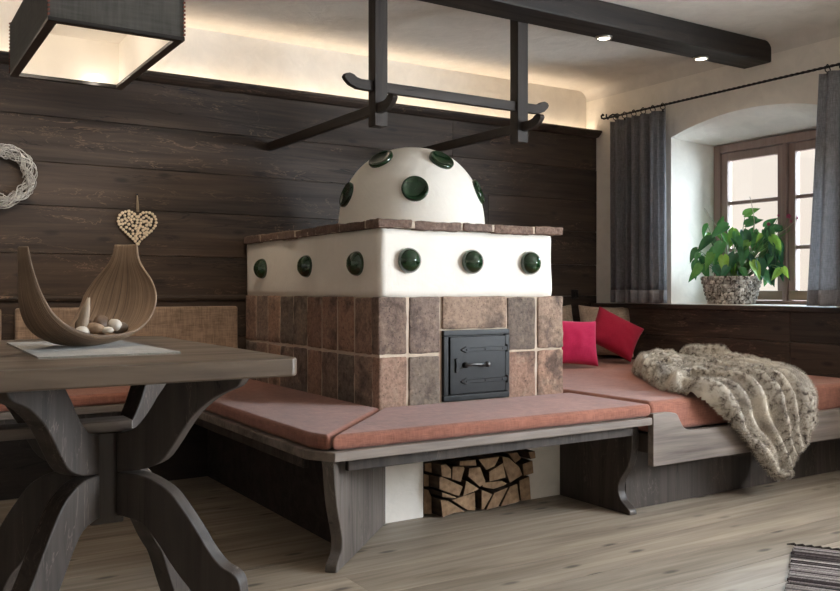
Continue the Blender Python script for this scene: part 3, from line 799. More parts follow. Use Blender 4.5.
# ------------------------------------------------------------------ fur blanket
def blanket():
    YE, ZT = 2.43, .456
    out = [(2.885,2.44),(2.92,2.56),(2.96,2.70),(3.08,2.86),(3.21,3.02),(3.34,3.20),(3.47,3.34),(3.61,3.40),(3.73,3.40),(3.86,3.33),(3.96,3.20),(3.97,3.04),
           (3.89,2.86),(3.78,2.70),(3.64,2.56),(3.56,2.44),(3.545,2.34),(3.54,2.255),(3.50,2.215),(3.50,2.13),(3.46,2.075),(3.38,2.035),(3.30,2.07),(3.20,2.165),(3.08,2.28),(2.95,2.375)]
    out = catmull(out, 5, True); poly = np.array(out)
    ridges = [  # (points, width, height)
        ([(2.93,2.46),(3.04,2.34),(3.16,2.22),(3.30,2.09),(3.38,2.06)], .040, .055),
        ([(3.00,2.60),(3.06,2.46),(3.16,2.30),(3.30,2.14)], .030, .045),
        ([(3.22,2.95),(3.17,2.72),(3.15,2.50),(3.22,2.32),(3.36,2.12)], .036, .065),
        ([(3.40,3.25),(3.33,2.95),(3.27,2.65),(3.28,2.42),(3.38,2.15)], .036, .075),
        ([(3.52,3.35),(3.47,3.00),(3.38,2.68),(3.36,2.42),(3.42,2.18)], .038, .080),
        ([(3.66,3.36),(3.62,3.02),(3.52,2.70),(3.46,2.44),(3.46,2.20)], .040, .075),
        ([(3.80,3.26),(3.75,3.00),(3.63,2.70),(3.50,2.46),(3.48,2.26)], .042, .080),
        ([(3.90,3.12),(3.87,2.90),(3.75,2.68),(3.56,2.50),(3.51,2.37),(3.49,2.28)], .048, .08),
        ([(2.97,2.60),(3.08,2.66),(3.20,2.66)], .042, .070),
        ([(3.01,2.76),(3.14,2.80),(3.28,2.80)], .040, .075),
        ([(3.12,2.93),(3.25,2.96),(3.40,2.95)], .040, .080),
        ([(3.24,3.09),(3.36,3.11),(3.50,3.08)], .042, .080),
        ([(3.42,3.22),(3.50,3.24),(3.62,3.20)], .045, .085),
        ([(3.58,3.36),(3.66,3.36),(3.76,3.30)], .050, .085),
        ([(3.78,3.22),(3.85,3.20),(3.90,3.12)], .075, .115),
        ([(3.84,2.94),(3.77,2.82),(3.70,2.76)], .055, .080),
    ]
    segs = []
    for pts, w, h in ridges:
        c = np.array(catmull(pts, 5)); segs.append((c, w, h))
    def pdist(P, c, closed=False):
        a = c if not closed else c; bq = np.roll(c, -1, 0) if closed else c[1:]
        a = c if closed else c[:-1]
        d = np.full(len(P), 9.)
        for s, e in zip(a, bq):
            v = e-s; L = (v*v).sum()
            tt = np.clip(((P-s)@v)/max(L, 1e-9), 0, 1)
            d = np.minimum(d, np.hypot(*(P-(s+tt[:, None]*v)).T))
        return d
    st = .0125
    xs = np.arange(2.86, 4.10, st); ss = np.arange(2.02, 3.50, st)
    G = np.array([(x, s) for x in xs for s in ss])
    inside = np.zeros(len(G), bool); x, y = G[:, 0], G[:, 1]
    for (x1, y1), (x2, y2) in zip(poly, np.roll(poly, -1, 0)):
        c = ((y1 > y) != (y2 > y)); inside ^= c & (x < (x2-x1)*(y-y1)/(y2-y1+1e-12)+x1)
    db = pdist(G, poly, True)*np.where(inside, 1, -1)
    GW = G + np.array([(mnoise.noise(Vector((p[0]*5, p[1]*5, 9.1))), mnoise.noise(Vector((p[0]*5, p[1]*5, 3.3)))) for p in G])*.035
    acc = np.zeros(len(G)); acc2 = np.zeros(len(G))
    for c, w, h in segs:
        d = pdist(GW, c); f = h*1.08*np.exp(-(d/(w*.80))**2)
        acc2 = np.maximum(acc2, f); acc += f**3
    H = .6*acc2 + .4*np.cbrt(acc)
    nz = np.array([mnoise.noise(Vector((p[0]*9, p[1]*9, 1.7)))*.010+mnoise.noise(Vector((p[0]*22, p[1]*22, 4)))*.005 for p in G])
    H = .016 + H + nz
    e = np.clip((db+.004)/.05, 0, 1); H = H*np.sqrt(1-(1-e)**2)
    # follow the mattress top, round the front edge, then hang down
    for i in np.where((db > -.012) & (db < .003))[0]:       # pull the rim onto the outline
        v_ = np.roll(poly, -1, 0)-poly; tt = np.clip(((G[i]-poly)*v_).sum(1)/np.maximum((v_*v_).sum(1), 1e-9), 0, 1)
        c_ = poly+tt[:, None]*v_; G[i] = c_[np.argmin(((c_-G[i])**2).sum(1))]
    ny, nx = len(ss), len(xs); V = np.zeros((len(G), 3))
    r = .035
    for i, (xx, s) in enumerate(G):
        hh = H[i]
        if s >= YE+r*.3: p = (xx, s, ZT+.004); n = (0, 0, 1)
        elif s >= YE-r*1.2:
            a = (YE+r*.3-s)/(1.5*r)*PI/2
            p = (xx, YE+r*.3-r*math.sin(a), ZT+.004-r+r*math.cos(a)); n = (0, -math.sin(a), math.cos(a))
        else: p = (xx, YE+r*.3-r, ZT+.004-r-(YE-r*1.2-s)); n = (0, -1, 0)
        # the hanging tail stands off the board a little
        V[i] = (p[0]+n[0]*hh, p[1]+n[1]*(hh+.006 if n[1] < -.9 else hh), p[2]+n[2]*hh)
    keep = db > -.012
    faces = []; idx = lambda i, j: i*ny+j
    for i in range(nx-1):
        for j in range(ny-1):
            q = (idx(i,j), idx(i+1,j), idx(i+1,j+1), idx(i,j+1))
            if all(keep[k] for k in q): faces.append(q)
    used = sorted({k for f in faces for k in f}); mp = {k: n for n, k in enumerate(used)}
    b = MB(); b.v = [tuple(V[k]) for k in used]; b.f = [tuple(mp[k] for k in f) for f in faces]
    me = bpy.data.meshes.new('fur_blanket'); base = Vector((3.45, 2.8, .456))
    me.from_pydata([Vector(p)-base for p in b.v], [], b.f)
    for p in me.polygons: p.use_smooth = True
    me.materials.append(M['fur'])
    o = bpy.data.objects.new('fur_blanket', me); COL.objects.link(o); o.location = base
    # make sure the pile points outwards
    up = sum(p.normal.z*p.area for p in me.polygons)
    if up < 0: me.flip_normals()
    return o
o = blanket()
tag(o, 'grey beige faux fur blanket crumpled over the daybed and hanging down its front', 'blanket')
ps = o.modifiers.new('pile', 'PARTICLE_SYSTEM'); st = ps.particle_system.settings
st.type = 'HAIR'; st.count = 60000; st.hair_length = .011; st.hair_step = 3; st.emit_from = 'FACE'; st.use_modifier_stack = True
st.brownian_factor = .0012
st.root_radius = .12; st.tip_radius = .04; st.radius_scale = .01
st.material = 1

# ------------------------------------------------------------------ curtains
t = thing('curtain_rod', 'twisted black iron curtain rod above the window', 'curtain rod', (4.14, 3.2, 2.02))
XC = 4.135; ZR = 2.035
b = MB(); rows = []
n = 260
for i in range(n+1):
    y = 4.245-(4.245-1.95)*i/n; a = i*.42
    rows.append([(XC+.0075*math.cos(a+k*PI/2), y, ZR+.0075*math.sin(a+k*PI/2)) for k in (0,1,2,3,4)])
b.grid(rows); b.build('rod', M['iron'], t, weld=.0001)
b = MB(); b.tube([(XC, 4.24, ZR), (XC, 4.262, ZR+.006), (XC, 4.266, ZR+.022), (XC, 4.252, ZR+.030), (XC, 4.245, ZR+.020)], .006, 8); b.build('finial', M['iron'], t, smooth=True)
for y in (4.205, 2.05):
    b = MB(); b.tube([(4.219, y, ZR+.02), (4.18, y, ZR+.028), (4.15, y, ZR+.012), (XC, y, ZR-.010), (4.12, y, ZR+.004), (4.122, y, ZR+.022)], .005, 8)
    b.lathe([(.018,0),(.018,.005)], (4.2195, y, ZR+.02), (-1,0,0), 16); b.build('bracket', M['iron'], t, smooth=True)
def curtain(y0, y1, z0, z1, label, seed, flare=0., pl=6):
    rnd = random.Random(seed)
    t = thing('curtain', label, 'curtain', (4.135, (y0+y1)/2, z0))
    N = 150; ph = [rnd.uniform(0, 6.28) for _ in range(4)]; K = 22
    def P(u, v, off=0):
        s = u
        amp = .021+.008*v
        x = 4.126 + amp*(math.sin(2*PI*pl*(s+.04*math.sin(2*PI*s*1.3+ph[0]))+ph[1]) + .35*math.sin(2*PI*pl*1.9*s+ph[2]+v*1.2))
        x = min(x, 4.158)
        w = (y1-y0); yy = y0 + w*s + .008*math.sin(2*PI*pl*s+ph[3]) + flare*v*s
        return (x-off, yy, z1-(z1-z0)*v)
    hv = .93
    MB().grid([[P(j/N, i/K*hv) for j in range(N+1)] for i in range(K+1)]).build('panel', M['curtain'], t, smooth=True, solid=.002)
    MB().grid([[P(j/N, hv+(1-hv)*i/3, .0012) for j in range(N+1)] for i in range(4)]).build('hem', M['hem'], t, smooth=True, solid=.004)
    nr = max(3, int((y1-y0)/.075))
    for i in range(nr):
        y = y0+(y1-y0)*(i+.5)/nr
        ring = [(XC+.0195*math.cos(a), y+.004*math.sin(2*a), ZR-.0075+.0195*math.sin(a)) for a in [2*PI*k/18 for k in range(18)]]
        b = MB(); b.tube(ring, .0028, 6, closed=True); b.box(XC-.003, y-.004, z1-.01, XC+.003, y+.004, ZR-.0245); b.build('ring', M['iron'], t)
curtain(3.695, 4.175, .818, 2.003, 'grey linen curtain on the left side of the window', 3, 0, 6)
curtain(2.22, 2.685, .818, 2.003, 'grey linen curtain at the right picture edge, light showing through', 5, .060, 5)

# ------------------------------------------------------------------ potted anthurium on the sill
PC = Vector((4.40, 3.44, .816))
RV = Vector((.616,-.788,0)); DV = Vector((.788,.616,0)); UV = Vector((0,0,1))
t = thing('potted_anthurium', 'leafy green anthurium in a birch bark basket on the windowsill', 'plant', PC)
b = MB(); rowsn = 7; hb = .165
for r_ in range(rowsn):
    z0 = hb*r_/rowsn; z1 = hb*(r_+1)/rowsn
    ra = .125+.045*(r_+.5)/rowsn; nb = 24
    for k in range(nb):
        a0 = 2*PI*(k+.5*(r_ % 2))/nb; a1 = a0+2*PI/nb*.96
        o_ = .004*random.random(); rows = []
        for i in range(4):
            a = a0+(a1-a0)*i/3; bul = math.sin(PI*i/3)*.007+o_
            rows.append([(PC.x+(ra+bul+d)*math.cos(a), PC.y+(ra+bul+d)*math.sin(a), PC.z+z) for d, z in ((-.012,z0), (0,z0+.001), (.004,(z0+z1)/2), (0,z1+.001), (-.012,z1))])
        b.grid(rows)
bk = b.build('basket', M['bark'], t)
MB().lathe([(.112,.0),(.118,.004),(.155,.150),(.001,.150)], PC, n=32).build('soil', M['dark'], bk)
rnd = random.Random(11)
def leaf(b, base, d, nrm, L, W, curl=.25):
    """heart shaped leaf from its base point along d"""
    d = Vector(d).normalized(); n = Vector(nrm); n = (n-d*n.dot(d)).normalized(); s = d.cross(n)
    prof = [(-.16,.0,.30),(-.10,.16,.62),(.02,.0,.92),(.16,0,1.),(.34,0,.92),(.54,0,.70),(.74,0,.42),(.90,0,.16),(1.,0,.0)]
    rows = []
    for k, (p, inn, w) in enumerate(prof):
        row = []
        for j in (-1,-.5,0,.5,1):
            pp = p if abs(j) > .3 else max(p, .0)
            fold = abs(j)*w*W*.28
            bend = -curl*L*max(0, pp)**2
            row.append(Vector(base)+d*(pp*L)+s*(j*w*W/2)+n*(fold+bend))
        rows.append(row)
    b.grid([[tuple(q) for q in r] for r in rows])
fol = MB(); stems = MB()
def put(u, v, dep, L, ang, tilt, face, W=None, curl=.25):
    """u, v: sideways / up offsets (m) from the basket centre; dep: depth; ang: direction of tip (deg, 0 = right, 90 = up)"""
    base = PC + RV*u + DV*dep + UV*v
    a = math.radians(ang); d = RV*math.cos(a) + UV*math.sin(a) + DV*tilt
    n = (-DV*.75 + UV*.55 + RV*face)
    base.x = min(base.x, 4.52)
    L *= .78; leaf(fol, base, d, n, L, W or L*.58, curl)
    root = PC + RV*(u*.22) + DV*(dep*.3) + UV*.145
    mid = (root+base)/2 + UV*.05 + RV*u*.1
    stems.tube(catmull([tuple(root), tuple(mid), tuple(base)], 5), .0022, 5)
# characteristic outline leaves, read off the plant (m)
S = .0061
def px(u, v): return (u-731)*S, (290-v)*S+.084
spec = [(700,262,-.02,.15,-105,.1,-.3),(699,250,.0,.12,-125,.0,-.2),(709,226,.0,.11,-118,.1,-.6),(720,228,.02,.10,72,.0,.2),
        (712,240,-.05,.15,-140,-.1,-.1),(727,228,-.05,.16,-150,-.1,.1),(722,245,-.08,.16,-110,-.2,.0),(744,216,.02,.12,28,.0,.5),
        (745,226,.0,.13,22,.0,.5),(733,232,-.04,.14,-100,-.2,.2),(742,234,-.06,.16,-75,-.2,.3),(752,232,-.02,.13,-115,-.1,.2),
        (757,240,.02,.12,-20,.1,.4),(766,228,.03,.11,40,.1,.4),(772,232,.02,.14,8,.0,.5),(778,242,.04,.15,-40,.0,.5),
        (783,252,.05,.14,-62,.0,.5),(770,246,-.04,.16,-80,-.1,.4),(764,258,-.06,.16,-70,-.1,.3),(780,266,.05,.15,-52,.0,.5),
        (786,268,.06,.14,-38,.0,.5),(773,268,.02,.14,-82,.0,.4),(764,272,.0,.12,-95,.0,.3),(756,262,-.10,.15,-78,-.2,.3),
        (750,264,-.12,.14,-62,-.2,.2),(742,250,-.10,.15,-95,-.3,.1),(734,256,-.12,.14,-110,-.2,.0),(724,258,-.12,.14,-85,-.3,-.1),
        (714,256,-.10,.13,-120,-.2,-.2),(706,266,-.06,.12,-75,-.2,-.3),(716,268,-.12,.11,-60,-.3,-.1),(728,268,-.14,.11,-120,-.3,.0),
        (740,270,-.13,.10,-60,-.3,.2),(748,244,-.04,.12,60,.0,.2),(737,240,.04,.12,110,.1,.0),(726,240,.05,.12,140,.1,-.2),
        (760,250,.06,.13,70,.1,.3),(754,222,.05,.09,140,.1,.1)]
for u, v, dep, L, ang, tl, fc in spec:
    a, c = px(u, v); put(a, c, dep, L, ang, tl, fc)
for i in range(60):
    u = rnd.uniform(700, 778); v = rnd.uniform(232, 274); a, c = px(u, v)
    put(a, c, rnd.uniform(-.12, .06), rnd.uniform(.07,.13), rnd.uniform(-140,-40), rnd.uniform(-.4,.1), rnd.uniform(-.4,.5))
fol.build('foliage', M['leaf'], t, smooth=True, sub=1)
stems.build('stems', M['stem'], t, smooth=True)
tw = MB()
for pts in ([(718,262),(722,236),(714,222),(706,209)], [(745,262),(752,230),(750,208),(748,199)], [(760,262),(770,240),(782,230),(791,222)]):
    tw.tube(catmull([tuple(PC+RV*px(u, v)[0]+UV*px(u, v)[1]-DV*.03) for u, v in pts], 6), .0022, 6)
tw.build('dry_stem', M['twiggy'], t, smooth=True)
for u, v, r_ in ((783,219,.013),(790,221,.011),(786,224,.010),(765,226,.010),(774,218,.007)):
    a, c = px(u, v); p = PC+RV*a+UV*c-DV*.02
    b = MB(); 
    for k in range(5):
        an = 2*PI*k/5; q = p+RV*(math.cos(an)*r_*.6)+UV*(math.sin(an)*r_*.6)
        b.lathe([(.0005,-r_*.6),(r_*.45,-r_*.3),(r_*.55,0),(r_*.4,r_*.35),(.0005,r_*.55)], q, RV*math.cos(an)+UV*math.sin(an)-DV*.4, 8)
    b.build('blossom', M['flower'], t, smooth=True)
    stems2 = MB().tube([tuple(p), tuple(p-UV*.06-RV*.02), tuple(p-UV*.16-RV*a*.5)], .0018, 5).build('flower_stem', M['stem'], t)

# ------------------------------------------------------------------ table
TZ = .77
t = thing('dining_table', 'weathered wooden dining table with curved crossed pedestal legs', 'table', (-.07, 2.03, 0))
b = MB()
tx1 = .708; ry0, ry1 = 1.548, 2.512
pl = [(-.85, ry0), (tx1-.012, ry0), (tx1, ry0+.012), (tx1, ry1-.05), (tx1-.05, ry1), (-.85, ry1)]
b.prism(pl, XY, TZ-.036, TZ); b.build('table_top', M['table_x'], t, bevel=.005, seg=3)
prof_up_out = [(.352,.734),(.344,.712),(.330,.693),(.300,.680),(.272,.665),(.235,.635),(.205,.597),(.180,.560),(.150,.525),(.098,.505),(.045,.500)]
prof_up_in = [(.045,.585),(.060,.588),(.091,.600),(.122,.635),(.143,.668),(.163,.695),(.188,.734)]
prof_lo_out = [(.045,.498),(.098,.496),(.140,.482),(.175,.460),(.205,.425),(.235,.385),(.263,.343),(.292,.310),(.318,.296),(.335,.278),(.340,.245),(.345,.20),(.365,.13),(.40,.06),(.43,.03),(.44,0)]
prof_lo_in = [(.36,0),(.35,.03),(.315,.08),(.27,.16),(.227,.244),(.200,.276),(.172,.310),(.140,.355),(.105,.390),(.06,.402),(.045,.402)]
for pcx in (.45, -.60):
    c = Vector((pcx, 2.03, 0)); h2 = .036
    MB().box(pcx-h2, 2.03-h2, .385, pcx+h2, 2.03+h2, .586).build('post', M['table_leg'], t, bevel=.004)
    for k in range(4):
        a = PI/4+k*PI/2; dx, dy = math.cos(a), math.sin(a)
        F = lambda r, z, s, dx=dx, dy=dy, c=c: (c.x+r*dx-s*dy, c.y+r*dy+s*dx, z)
        MB().prism(catmull(prof_up_out, 3)+catmull(prof_up_in, 3), F, -.021, .021).build('bracket_arm', M['table_leg'], t, bevel=.004)
        MB().prism(catmull(prof_lo_out, 3)+catmull(prof_lo_in, 3), F, -.021, .021).build('leg', M['table_leg'], t, bevel=.004)
MB().box(-.66, 1.990, .587, .505, 2.070, .611).build('stretcher', M['grey_x'], t, bevel=.003)

b = MB(); b.prism([(.275,1.768),(.545,1.772),(.540,2.312),(.288,2.308)], XY, TZ, TZ+.004)
tag(b.build('table_runner', M['runner']), 'grey felt mat on the table under the wooden bowl', 'mat')

# palm sheath bowl
def bowl():
    cl = [(-.196,.212),(-.192,.180),(-.187,.150),(-.178,.110),(-.157,.068),(-.118,.033),(-.062,.010),(0,.004),(.062,.010),(.112,.033),(.146,.068),(.163,.110),(.168,.150),(.166,.195),(.168,.234)]
    hw = [.011,.015,.020,.029,.040,.054,.072,.088,.096,.100,.101,.096,.076,.040,.030]
    C = np.array(catmull([(a, b_, w) for (a, b_), w in zip(cl, hw)], 5))
    ax = Vector((math.sin(math.radians(47)), math.cos(math.radians(47)), 0)); sd = Vector((ax.y, -ax.x, 0))
    o0 = Vector((.409, 2.031, TZ+.005)); rows = []; uvs = []
    n = len(C); N = 16
    for i in range(n):
        a, z, w = C[i]; p = C[max(0, i-1)]; q = C[min(n-1, i+1)]
        tg = np.array([q[0]-p[0], q[1]-p[1]]); tg /= np.hypot(*tg); nn = np.array([-tg[1], tg[0]])   # inward normal
        row = []
        for j in range(N+1):
            s_ = -1+2*j/N; cup = .55*w*(s_*s_)
            th = 1.05*s_
            off = w*math.sin(th)/math.sin(1.05); cup = w*.28*(1-math.cos(th))/(1-math.cos(1.05))
            row.append(tuple(o0+ax*(a+nn[0]*cup)+UV*(z+nn[1]*cup)+sd*off))
        rows.append(row)
    m = MB().grid(rows); o = m.build('sheath_bowl', M['bowl'], org=tuple(o0), smooth=True)
    uv = o.data.uv_layers.new(name='UVMap')
    for lp in o.data.loops:
        i, j = divmod(lp.vertex_index, N+1); uv.data[lp.index].uv = (j/N, i/n)
    md = o.modifiers.new('solid', 'SOLIDIFY'); md.thickness = .006; md.offset = 0
    md = o.modifiers.new('sub', 'SUBSURF'); md.levels = 1; md.render_levels = 1
    return o, o0, ax, sd
o, o0, ax, sd = bowl()
tag(o, 'U-shaped brown palm sheath bowl standing on the grey table mat', 'bowl')
def pebble(name, a, s_, z, rad, mat, label, cat, rot=0, seed=0):
    b = MB(); c = o0+ax*a+sd*s_+UV*z
    b.lathe([(.001,-1),(.38,-.92),(.72,-.68),(.94,-.32),(1,0),(.94,.34),(.70,.70),(.36,.93),(.001,1)], (0,0,0), n=20)
    Rz = Matrix.Rotation(rot, 3, 'Z')
    vs = []
    for p in b.v:
        p = Vector(p); p *= 1+.16*mnoise.noise(p*1.3+Vector((seed,0,0)))
        p = Rz @ Vector((p.x*rad[0], p.y*rad[1], p.z*rad[2])); vs.append(tuple(p+c))
    b.v = vs
    tag(b.build(name, mat, smooth=True), label, cat, 'natural finds in the bowl')
M['st_brown'] = plain('brown nut', lin(92,72,56), .55, nscale=40, nvar=.3, bstr=.3)
M['st_tan'] = plain('tan pod', lin(146,124,102), .7, nscale=50, nvar=.3, bstr=.4)
M['st_white'] = plain('white shell', lin(196,190,180), .5, nscale=30, nvar=.15, bstr=.2)
M['st_grey'] = plain('grey stone', lin(120,112,104), .7, nscale=40, nvar=.2, bstr=.2)
M['drift'] = wood('grey driftwood', lin(96,84,72), lin(158,142,124), 'Z', .7, .05, 0, 0, .4, 3)
pebble('nut', .030, -.022, .044, (.020,.017,.022), M['st_brown'], 'dark brown round nut next to the driftwood in the bowl', 'nut', .3, 1)
pebble('seed_pod', .040, .016, .046, (.021,.018,.023), M['st_brown'], 'large brown pod with tan side in the middle of the bowl', 'seed pod', .8, 4)
pebble('seed_pod', .008, .022, .040, (.022,.013,.013), M['st_tan'], 'tan pod tip in front of the brown pod in the bowl', 'seed pod', -.5, 6)
pebble('stone', .078, .032, .040, (.026,.018,.014), M['st_grey'], 'grey stone at the right side inside the bowl', 'stone', .5, 9)
pebble('shell', .052, .042, .046, (.016,.012,.014), M['st_white'], 'white shell lying on the grey stone in the bowl', 'shell', -.2, 12)
pebble('stone', -.014, .006, .034, (.018,.012,.012), M['st_white'], 'pale stone beside the driftwood at the bowl rim', 'stone', .4, 15)
pebble('stone', .020, .046, .036, (.014,.010,.008), M['st_white'], 'small flat pale stone in front of the tan pod', 'stone', -.2, 17)
b = MB(); p0 = o0-ax*.008-sd*.002
b.tube([tuple(p0+UV*.018), tuple(p0+UV*.05+sd*.002+ax*.004), tuple(p0+UV*.085+sd*.006+ax*.010), tuple(p0+UV*.108+sd*.010+ax*.014)], [.014,.013,.009,.003], 10)
tag(b.build('driftwood', M['drift'], smooth=True), 'pointed grey driftwood piece standing upright in the bowl', 'driftwood', 'natural finds in the bowl')

# ------------------------------------------------------------------ wall decorations
b = MB(); rw = random.Random(4); wc = Vector((.530, 4.366, 1.42))
for i in range(34):
    k = rw.choice((2,3,4,5)); p0 = rw.uniform(0, 6.28); a0 = rw.uniform(0, 6.28); sg = rw.choice((-1, 1))
    mi = rw.uniform(.012, .034); span = rw.uniform(2.5, 6.0); pts = []
    n = int(span*9)
    for j in range(n+1):
        a = a0+span*j/n; ph = p0+sg*k*a
        R_ = .113+mi*math.cos(ph)+.004*math.sin(5*a+p0); pts.append((wc.x+R_*math.cos(a), wc.y+.7*mi*math.sin(ph), wc.z+R_*math.sin(a)))
    b.tube(pts, rw.uniform(.0016,.0028), 5)
tag(b.build('willow_wreath', M['twig'], smooth=True), 'round whitewashed willow wreath hanging on dark panelling at the left', 'wreath')
hc = Vector((1.137, 4.388, 1.205))
t = thing('heart_decoration', 'pale heart made of small wood slices hanging on dark panelling', 'decoration', (1.137, 4.39, 1.108))
def heart(u):          # unit heart outline
    return 16*math.sin(u)**3/16.5, (13*math.cos(u)-5*math.cos(2*u)-2*math.cos(3*u)-math.cos(4*u))/16.5
ho = np.array([heart(2*PI*i/80) for i in range(80)])
hs = lambda p: (hc.x-.003+p[0]*.099, hc.z+p[1]*.100+.012)
MB().prism([hs(p*.9) for p in ho], XZ, 4.389, 4.396).build('backing', M['slice_back'], t)
def in_heart(x, y, k):
    ins = False
    P = ho*k
    for (x1, y1), (x2, y2) in zip(P, np.roll(P, -1, 0)):
        if (y1 > y) != (y2 > y) and x < (x2-x1)*(y-y1)/(y2-y1)+x1: ins = not ins
    return ins
sl = MB().lathe([(.0072,0),(.0072,.007),(.0064,.0078)], (0,0,0), (0,-1,0), 12)
first = None; spots = []; rh = random.Random(8)
P_ = ho*.95; nxt = np.roll(P_, -1, 0); per = np.hypot(*(nxt-P_).T).sum(); n = int(per/.155); acc = 0; j = 0
for q, w_ in zip(P_, nxt):                       # a row of slices along the outline
    L_ = math.hypot(*(w_-q))
    while j < n and j*per/n <= acc+L_ and L_ > 0:
        f_ = (j*per/n-acc)/L_; spots.append((q[0]+(w_[0]-q[0])*f_, q[1]+(w_[1]-q[1])*f_)); j += 1
    acc += L_
for md in (.150, .140, .128):                    # then the inside, closely packed
    for _ in range(2500):
        c_ = (rh.uniform(-1, 1), rh.uniform(-1.1, .8))
        if len(spots) < 100 and in_heart(c_[0], c_[1], .95) and all((c_[0]-p)**2+(c_[1]-q)**2 > md*md for p, q in spots): spots.append(c_)
for x, y in spots[:100]:
    if True:
            X, Z = hs((x+rw.uniform(-.01,.01), y+rw.uniform(-.01,.01))); s_ = rw.uniform(.85, 1.12)
            if first is None:
                me = bpy.data.meshes.new('wood_slice'); me.from_pydata(sl.v, [], sl.f); me.materials.append(M['slice'])
                bm = bmesh.new(); bm.from_mesh(me); bmesh.ops.recalc_face_normals(bm, faces=bm.faces); bm.to_mesh(me); bm.free()
                o = bpy.data.objects.new('wood_slice', me); first = o
            else: o = first.copy()
            COL.objects.link(o); o.parent = t; o.location = Vector((X, 4.388, Z))-t.location; o.scale = (s_, 1, s_)
b = MB()
for s in (-1, 1): b.tube([(1.137+s*.004, 4.386, 1.285), (1.135+s*.003, 4.386, 1.33), (1.133, 4.386, 1.372)], .0022, 6)
b.build('string_loop', M['string'], t)
MB().lathe([(.004,0),(.004,.012)], (1.133, 4.396, 1.370), (0,-1,0), 10).build('nail', M['iron'], t)

# ------------------------------------------------------------------ rag rug
ra = Vector((.53,-.848,0)); rb = Vector((-.848,-.53,0)); rc = Vector((2.743,1.882,.001))
t = thing('rag_rug', 'striped black and grey woven rag rug on the floor at right', 'rug', tuple(rc))
b = MB(); rr = random.Random(2); s_ = 0; W = 1.3
while s_ < 1.1:
    w = rr.uniform(.008, .017); j0 = rr.uniform(-.006, .006)
    rows = []
    for k in range(27):
        q = rc+ra*(j0+(W-j0)*k/26)+rb*(s_+rr.uniform(-.0012,.0012))
        rows.append([tuple(q), tuple(q+rb*w*.25+UV*.007), tuple(q+rb*w*.75+UV*.007), tuple(q+rb*w)])
    b.grid(rows); s_ += w*.94
b.build('weave', M['rug'], t, smooth=True)
b = MB()
for k in range(46):
    q = rc+ra*(k*.028+.01)
    b.tube([tuple(q+UV*.004), tuple(q-rb*.012-ra*.010+UV*.008), tuple(q-rb*.018-ra*.034+UV*.003)], [.004,.005,.002], 6)
b.build('fringe', M['slice_back'], t, smooth=True)

# ------------------------------------------------------------------ light
wd = bpy.data.worlds.new('sky'); scene.world = wd; wd.use_nodes = True
nt = wd.node_tree; nt.nodes.clear()
ou = nt.nodes.new('ShaderNodeOutputWorld'); bg = nt.nodes.new('ShaderNodeBackground')
tc = nt.nodes.new('ShaderNodeTexCoord'); sp = nt.nodes.new('ShaderNodeSeparateXYZ'); rp = nt.nodes.new('ShaderNodeValToRGB')
nt.links.new(tc.outputs['Generated'], sp.inputs[0]); nt.links.new(sp.outputs[2], rp.inputs[0])
# towards -Y a glow is added at every height to light the room, towards +X a pale house front fills the view
my = nt.nodes.new('ShaderNodeMapRange'); nt.links.new(sp.outputs[1], my.inputs[0])
for i, v_ in enumerate((-.15, -.45, 0, 1)): my.inputs[i+1].default_value = v_
mx = nt.nodes.new('ShaderNodeMix'); mx.data_type = 'RGBA'; nt.links.new(my.outputs[0], mx.inputs[0])
nt.links.new(rp.outputs[0], mx.inputs[6]); mx.inputs[7].default_value = (.60, .70, .80, 1)
nt.links.new(mx.outputs[2], bg.inputs[0]); nt.links.new(bg.outputs[0], ou.inputs[0])
SKY = 32.
e = rp.color_ramp.elements
e[0].position = 0; e[0].color = (1.0/SKY, .86/SKY, .76/SKY, 1)
e[1].position = .45; e[1].color = (.62, .84, 1.06, 1)
q = e.new(.20); q.color = (1.05/SKY, .94/SKY, .86/SKY, 1)
q = e.new(.30); q.color = (.62, .84, 1.06, 1)
bg.inputs[1].default_value = SKY
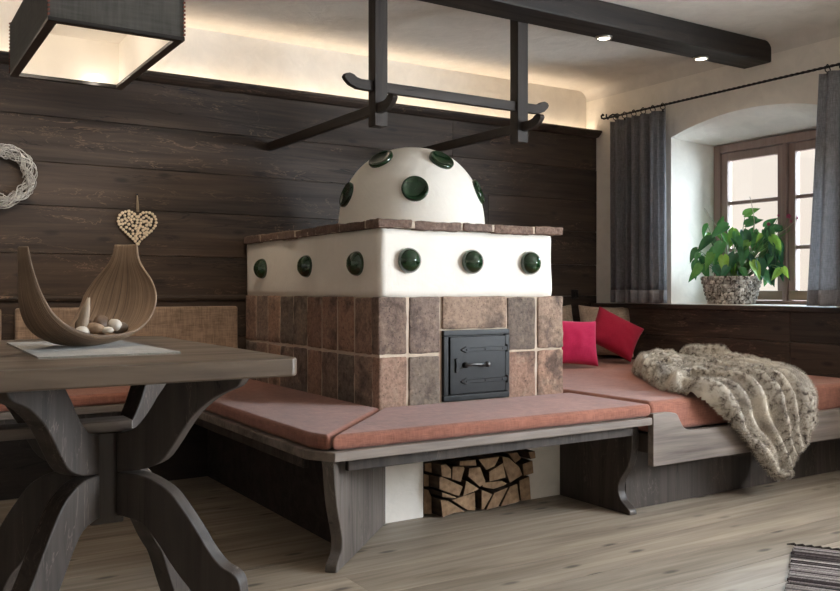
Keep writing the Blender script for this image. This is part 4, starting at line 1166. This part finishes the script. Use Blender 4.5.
def area(name, loc, rot, sx, sy, en=0, col=(1,1,1), portal=False, spread=None):
    d = bpy.data.lights.new(name, 'AREA'); d.shape = 'RECTANGLE'; d.size = sx; d.size_y = sy; d.energy = en; d.color = col
    if portal: d.cycles.is_portal = True
    if spread: d.spread = spread
    o = bpy.data.objects.new(name, d); COL.objects.link(o); o.location = loc; o.rotation_euler = rot; return o
area('window_portal', (4.70, 3.20, 1.31), (0, PI/2, 0), 1.0, 1.02, portal=True)
area('side_window_daylight', (4.63, .30, 1.31), (0, PI/2, 0), 1.0, 1.85, 148, (.94,.97,1))
# led strip hidden in the trough behind the cornice
area('led_strip', (.8, 4.465, 1.93), (PI, 0, 0), 6.8, .05, 16, (1,.80,.58))
# pendant bulbs
for x, y, z, en in ((.485, 2.250, 1.430, .10), (.35, 2.02, 1.500, 1.0)):
    d = bpy.data.lights.new('bulb_light', 'POINT'); d.energy = en; d.color = (1,.88,.75); d.shadow_soft_size = .012
    o = bpy.data.objects.new('bulb_light', d); COL.objects.link(o); o.location = (x, y, z-.012)
# downlight of the pendant, over the table
d = bpy.data.lights.new('pendant_downlight', 'SPOT'); d.energy = 9; d.color = (1,.86,.70); d.spot_size = math.radians(80); d.spot_blend = .6; d.shadow_soft_size = .03
o = bpy.data.objects.new('pendant_downlight', d); COL.objects.link(o); o.location = (.4225, 2.03, 1.52)
# downlights; the left three are added without fixtures to brighten the back wall
for x in (3.085, 3.80, 1.25, .50, -.25):
    d = bpy.data.lights.new('downlight', 'SPOT'); d.energy = 25 if x > 3 else 30; d.color = (1,.84,.64); d.spot_size = math.radians(80 if x > 3 else 66); d.spot_blend = .8; d.shadow_soft_size = .03
    o = bpy.data.objects.new('downlight', d); COL.objects.link(o); o.location = (x, 3.165, 2.135)
    if x < 3: o.rotation_euler = (math.radians(46), 0, 0)

scene.view_settings.view_transform = 'Standard'; scene.view_settings.look = 'None'
scene.view_settings.exposure = 0; scene.view_settings.gamma = 1; scene.view_settings.use_curve_mapping = False
scene.cycles.max_bounces = 8; scene.cycles.diffuse_bounces = 5; scene.cycles.transparent_max_bounces = 16
scene.cycles.sample_clamp_indirect = 6
for o in bpy.data.objects:
    if '_o' in o: del o['_o']
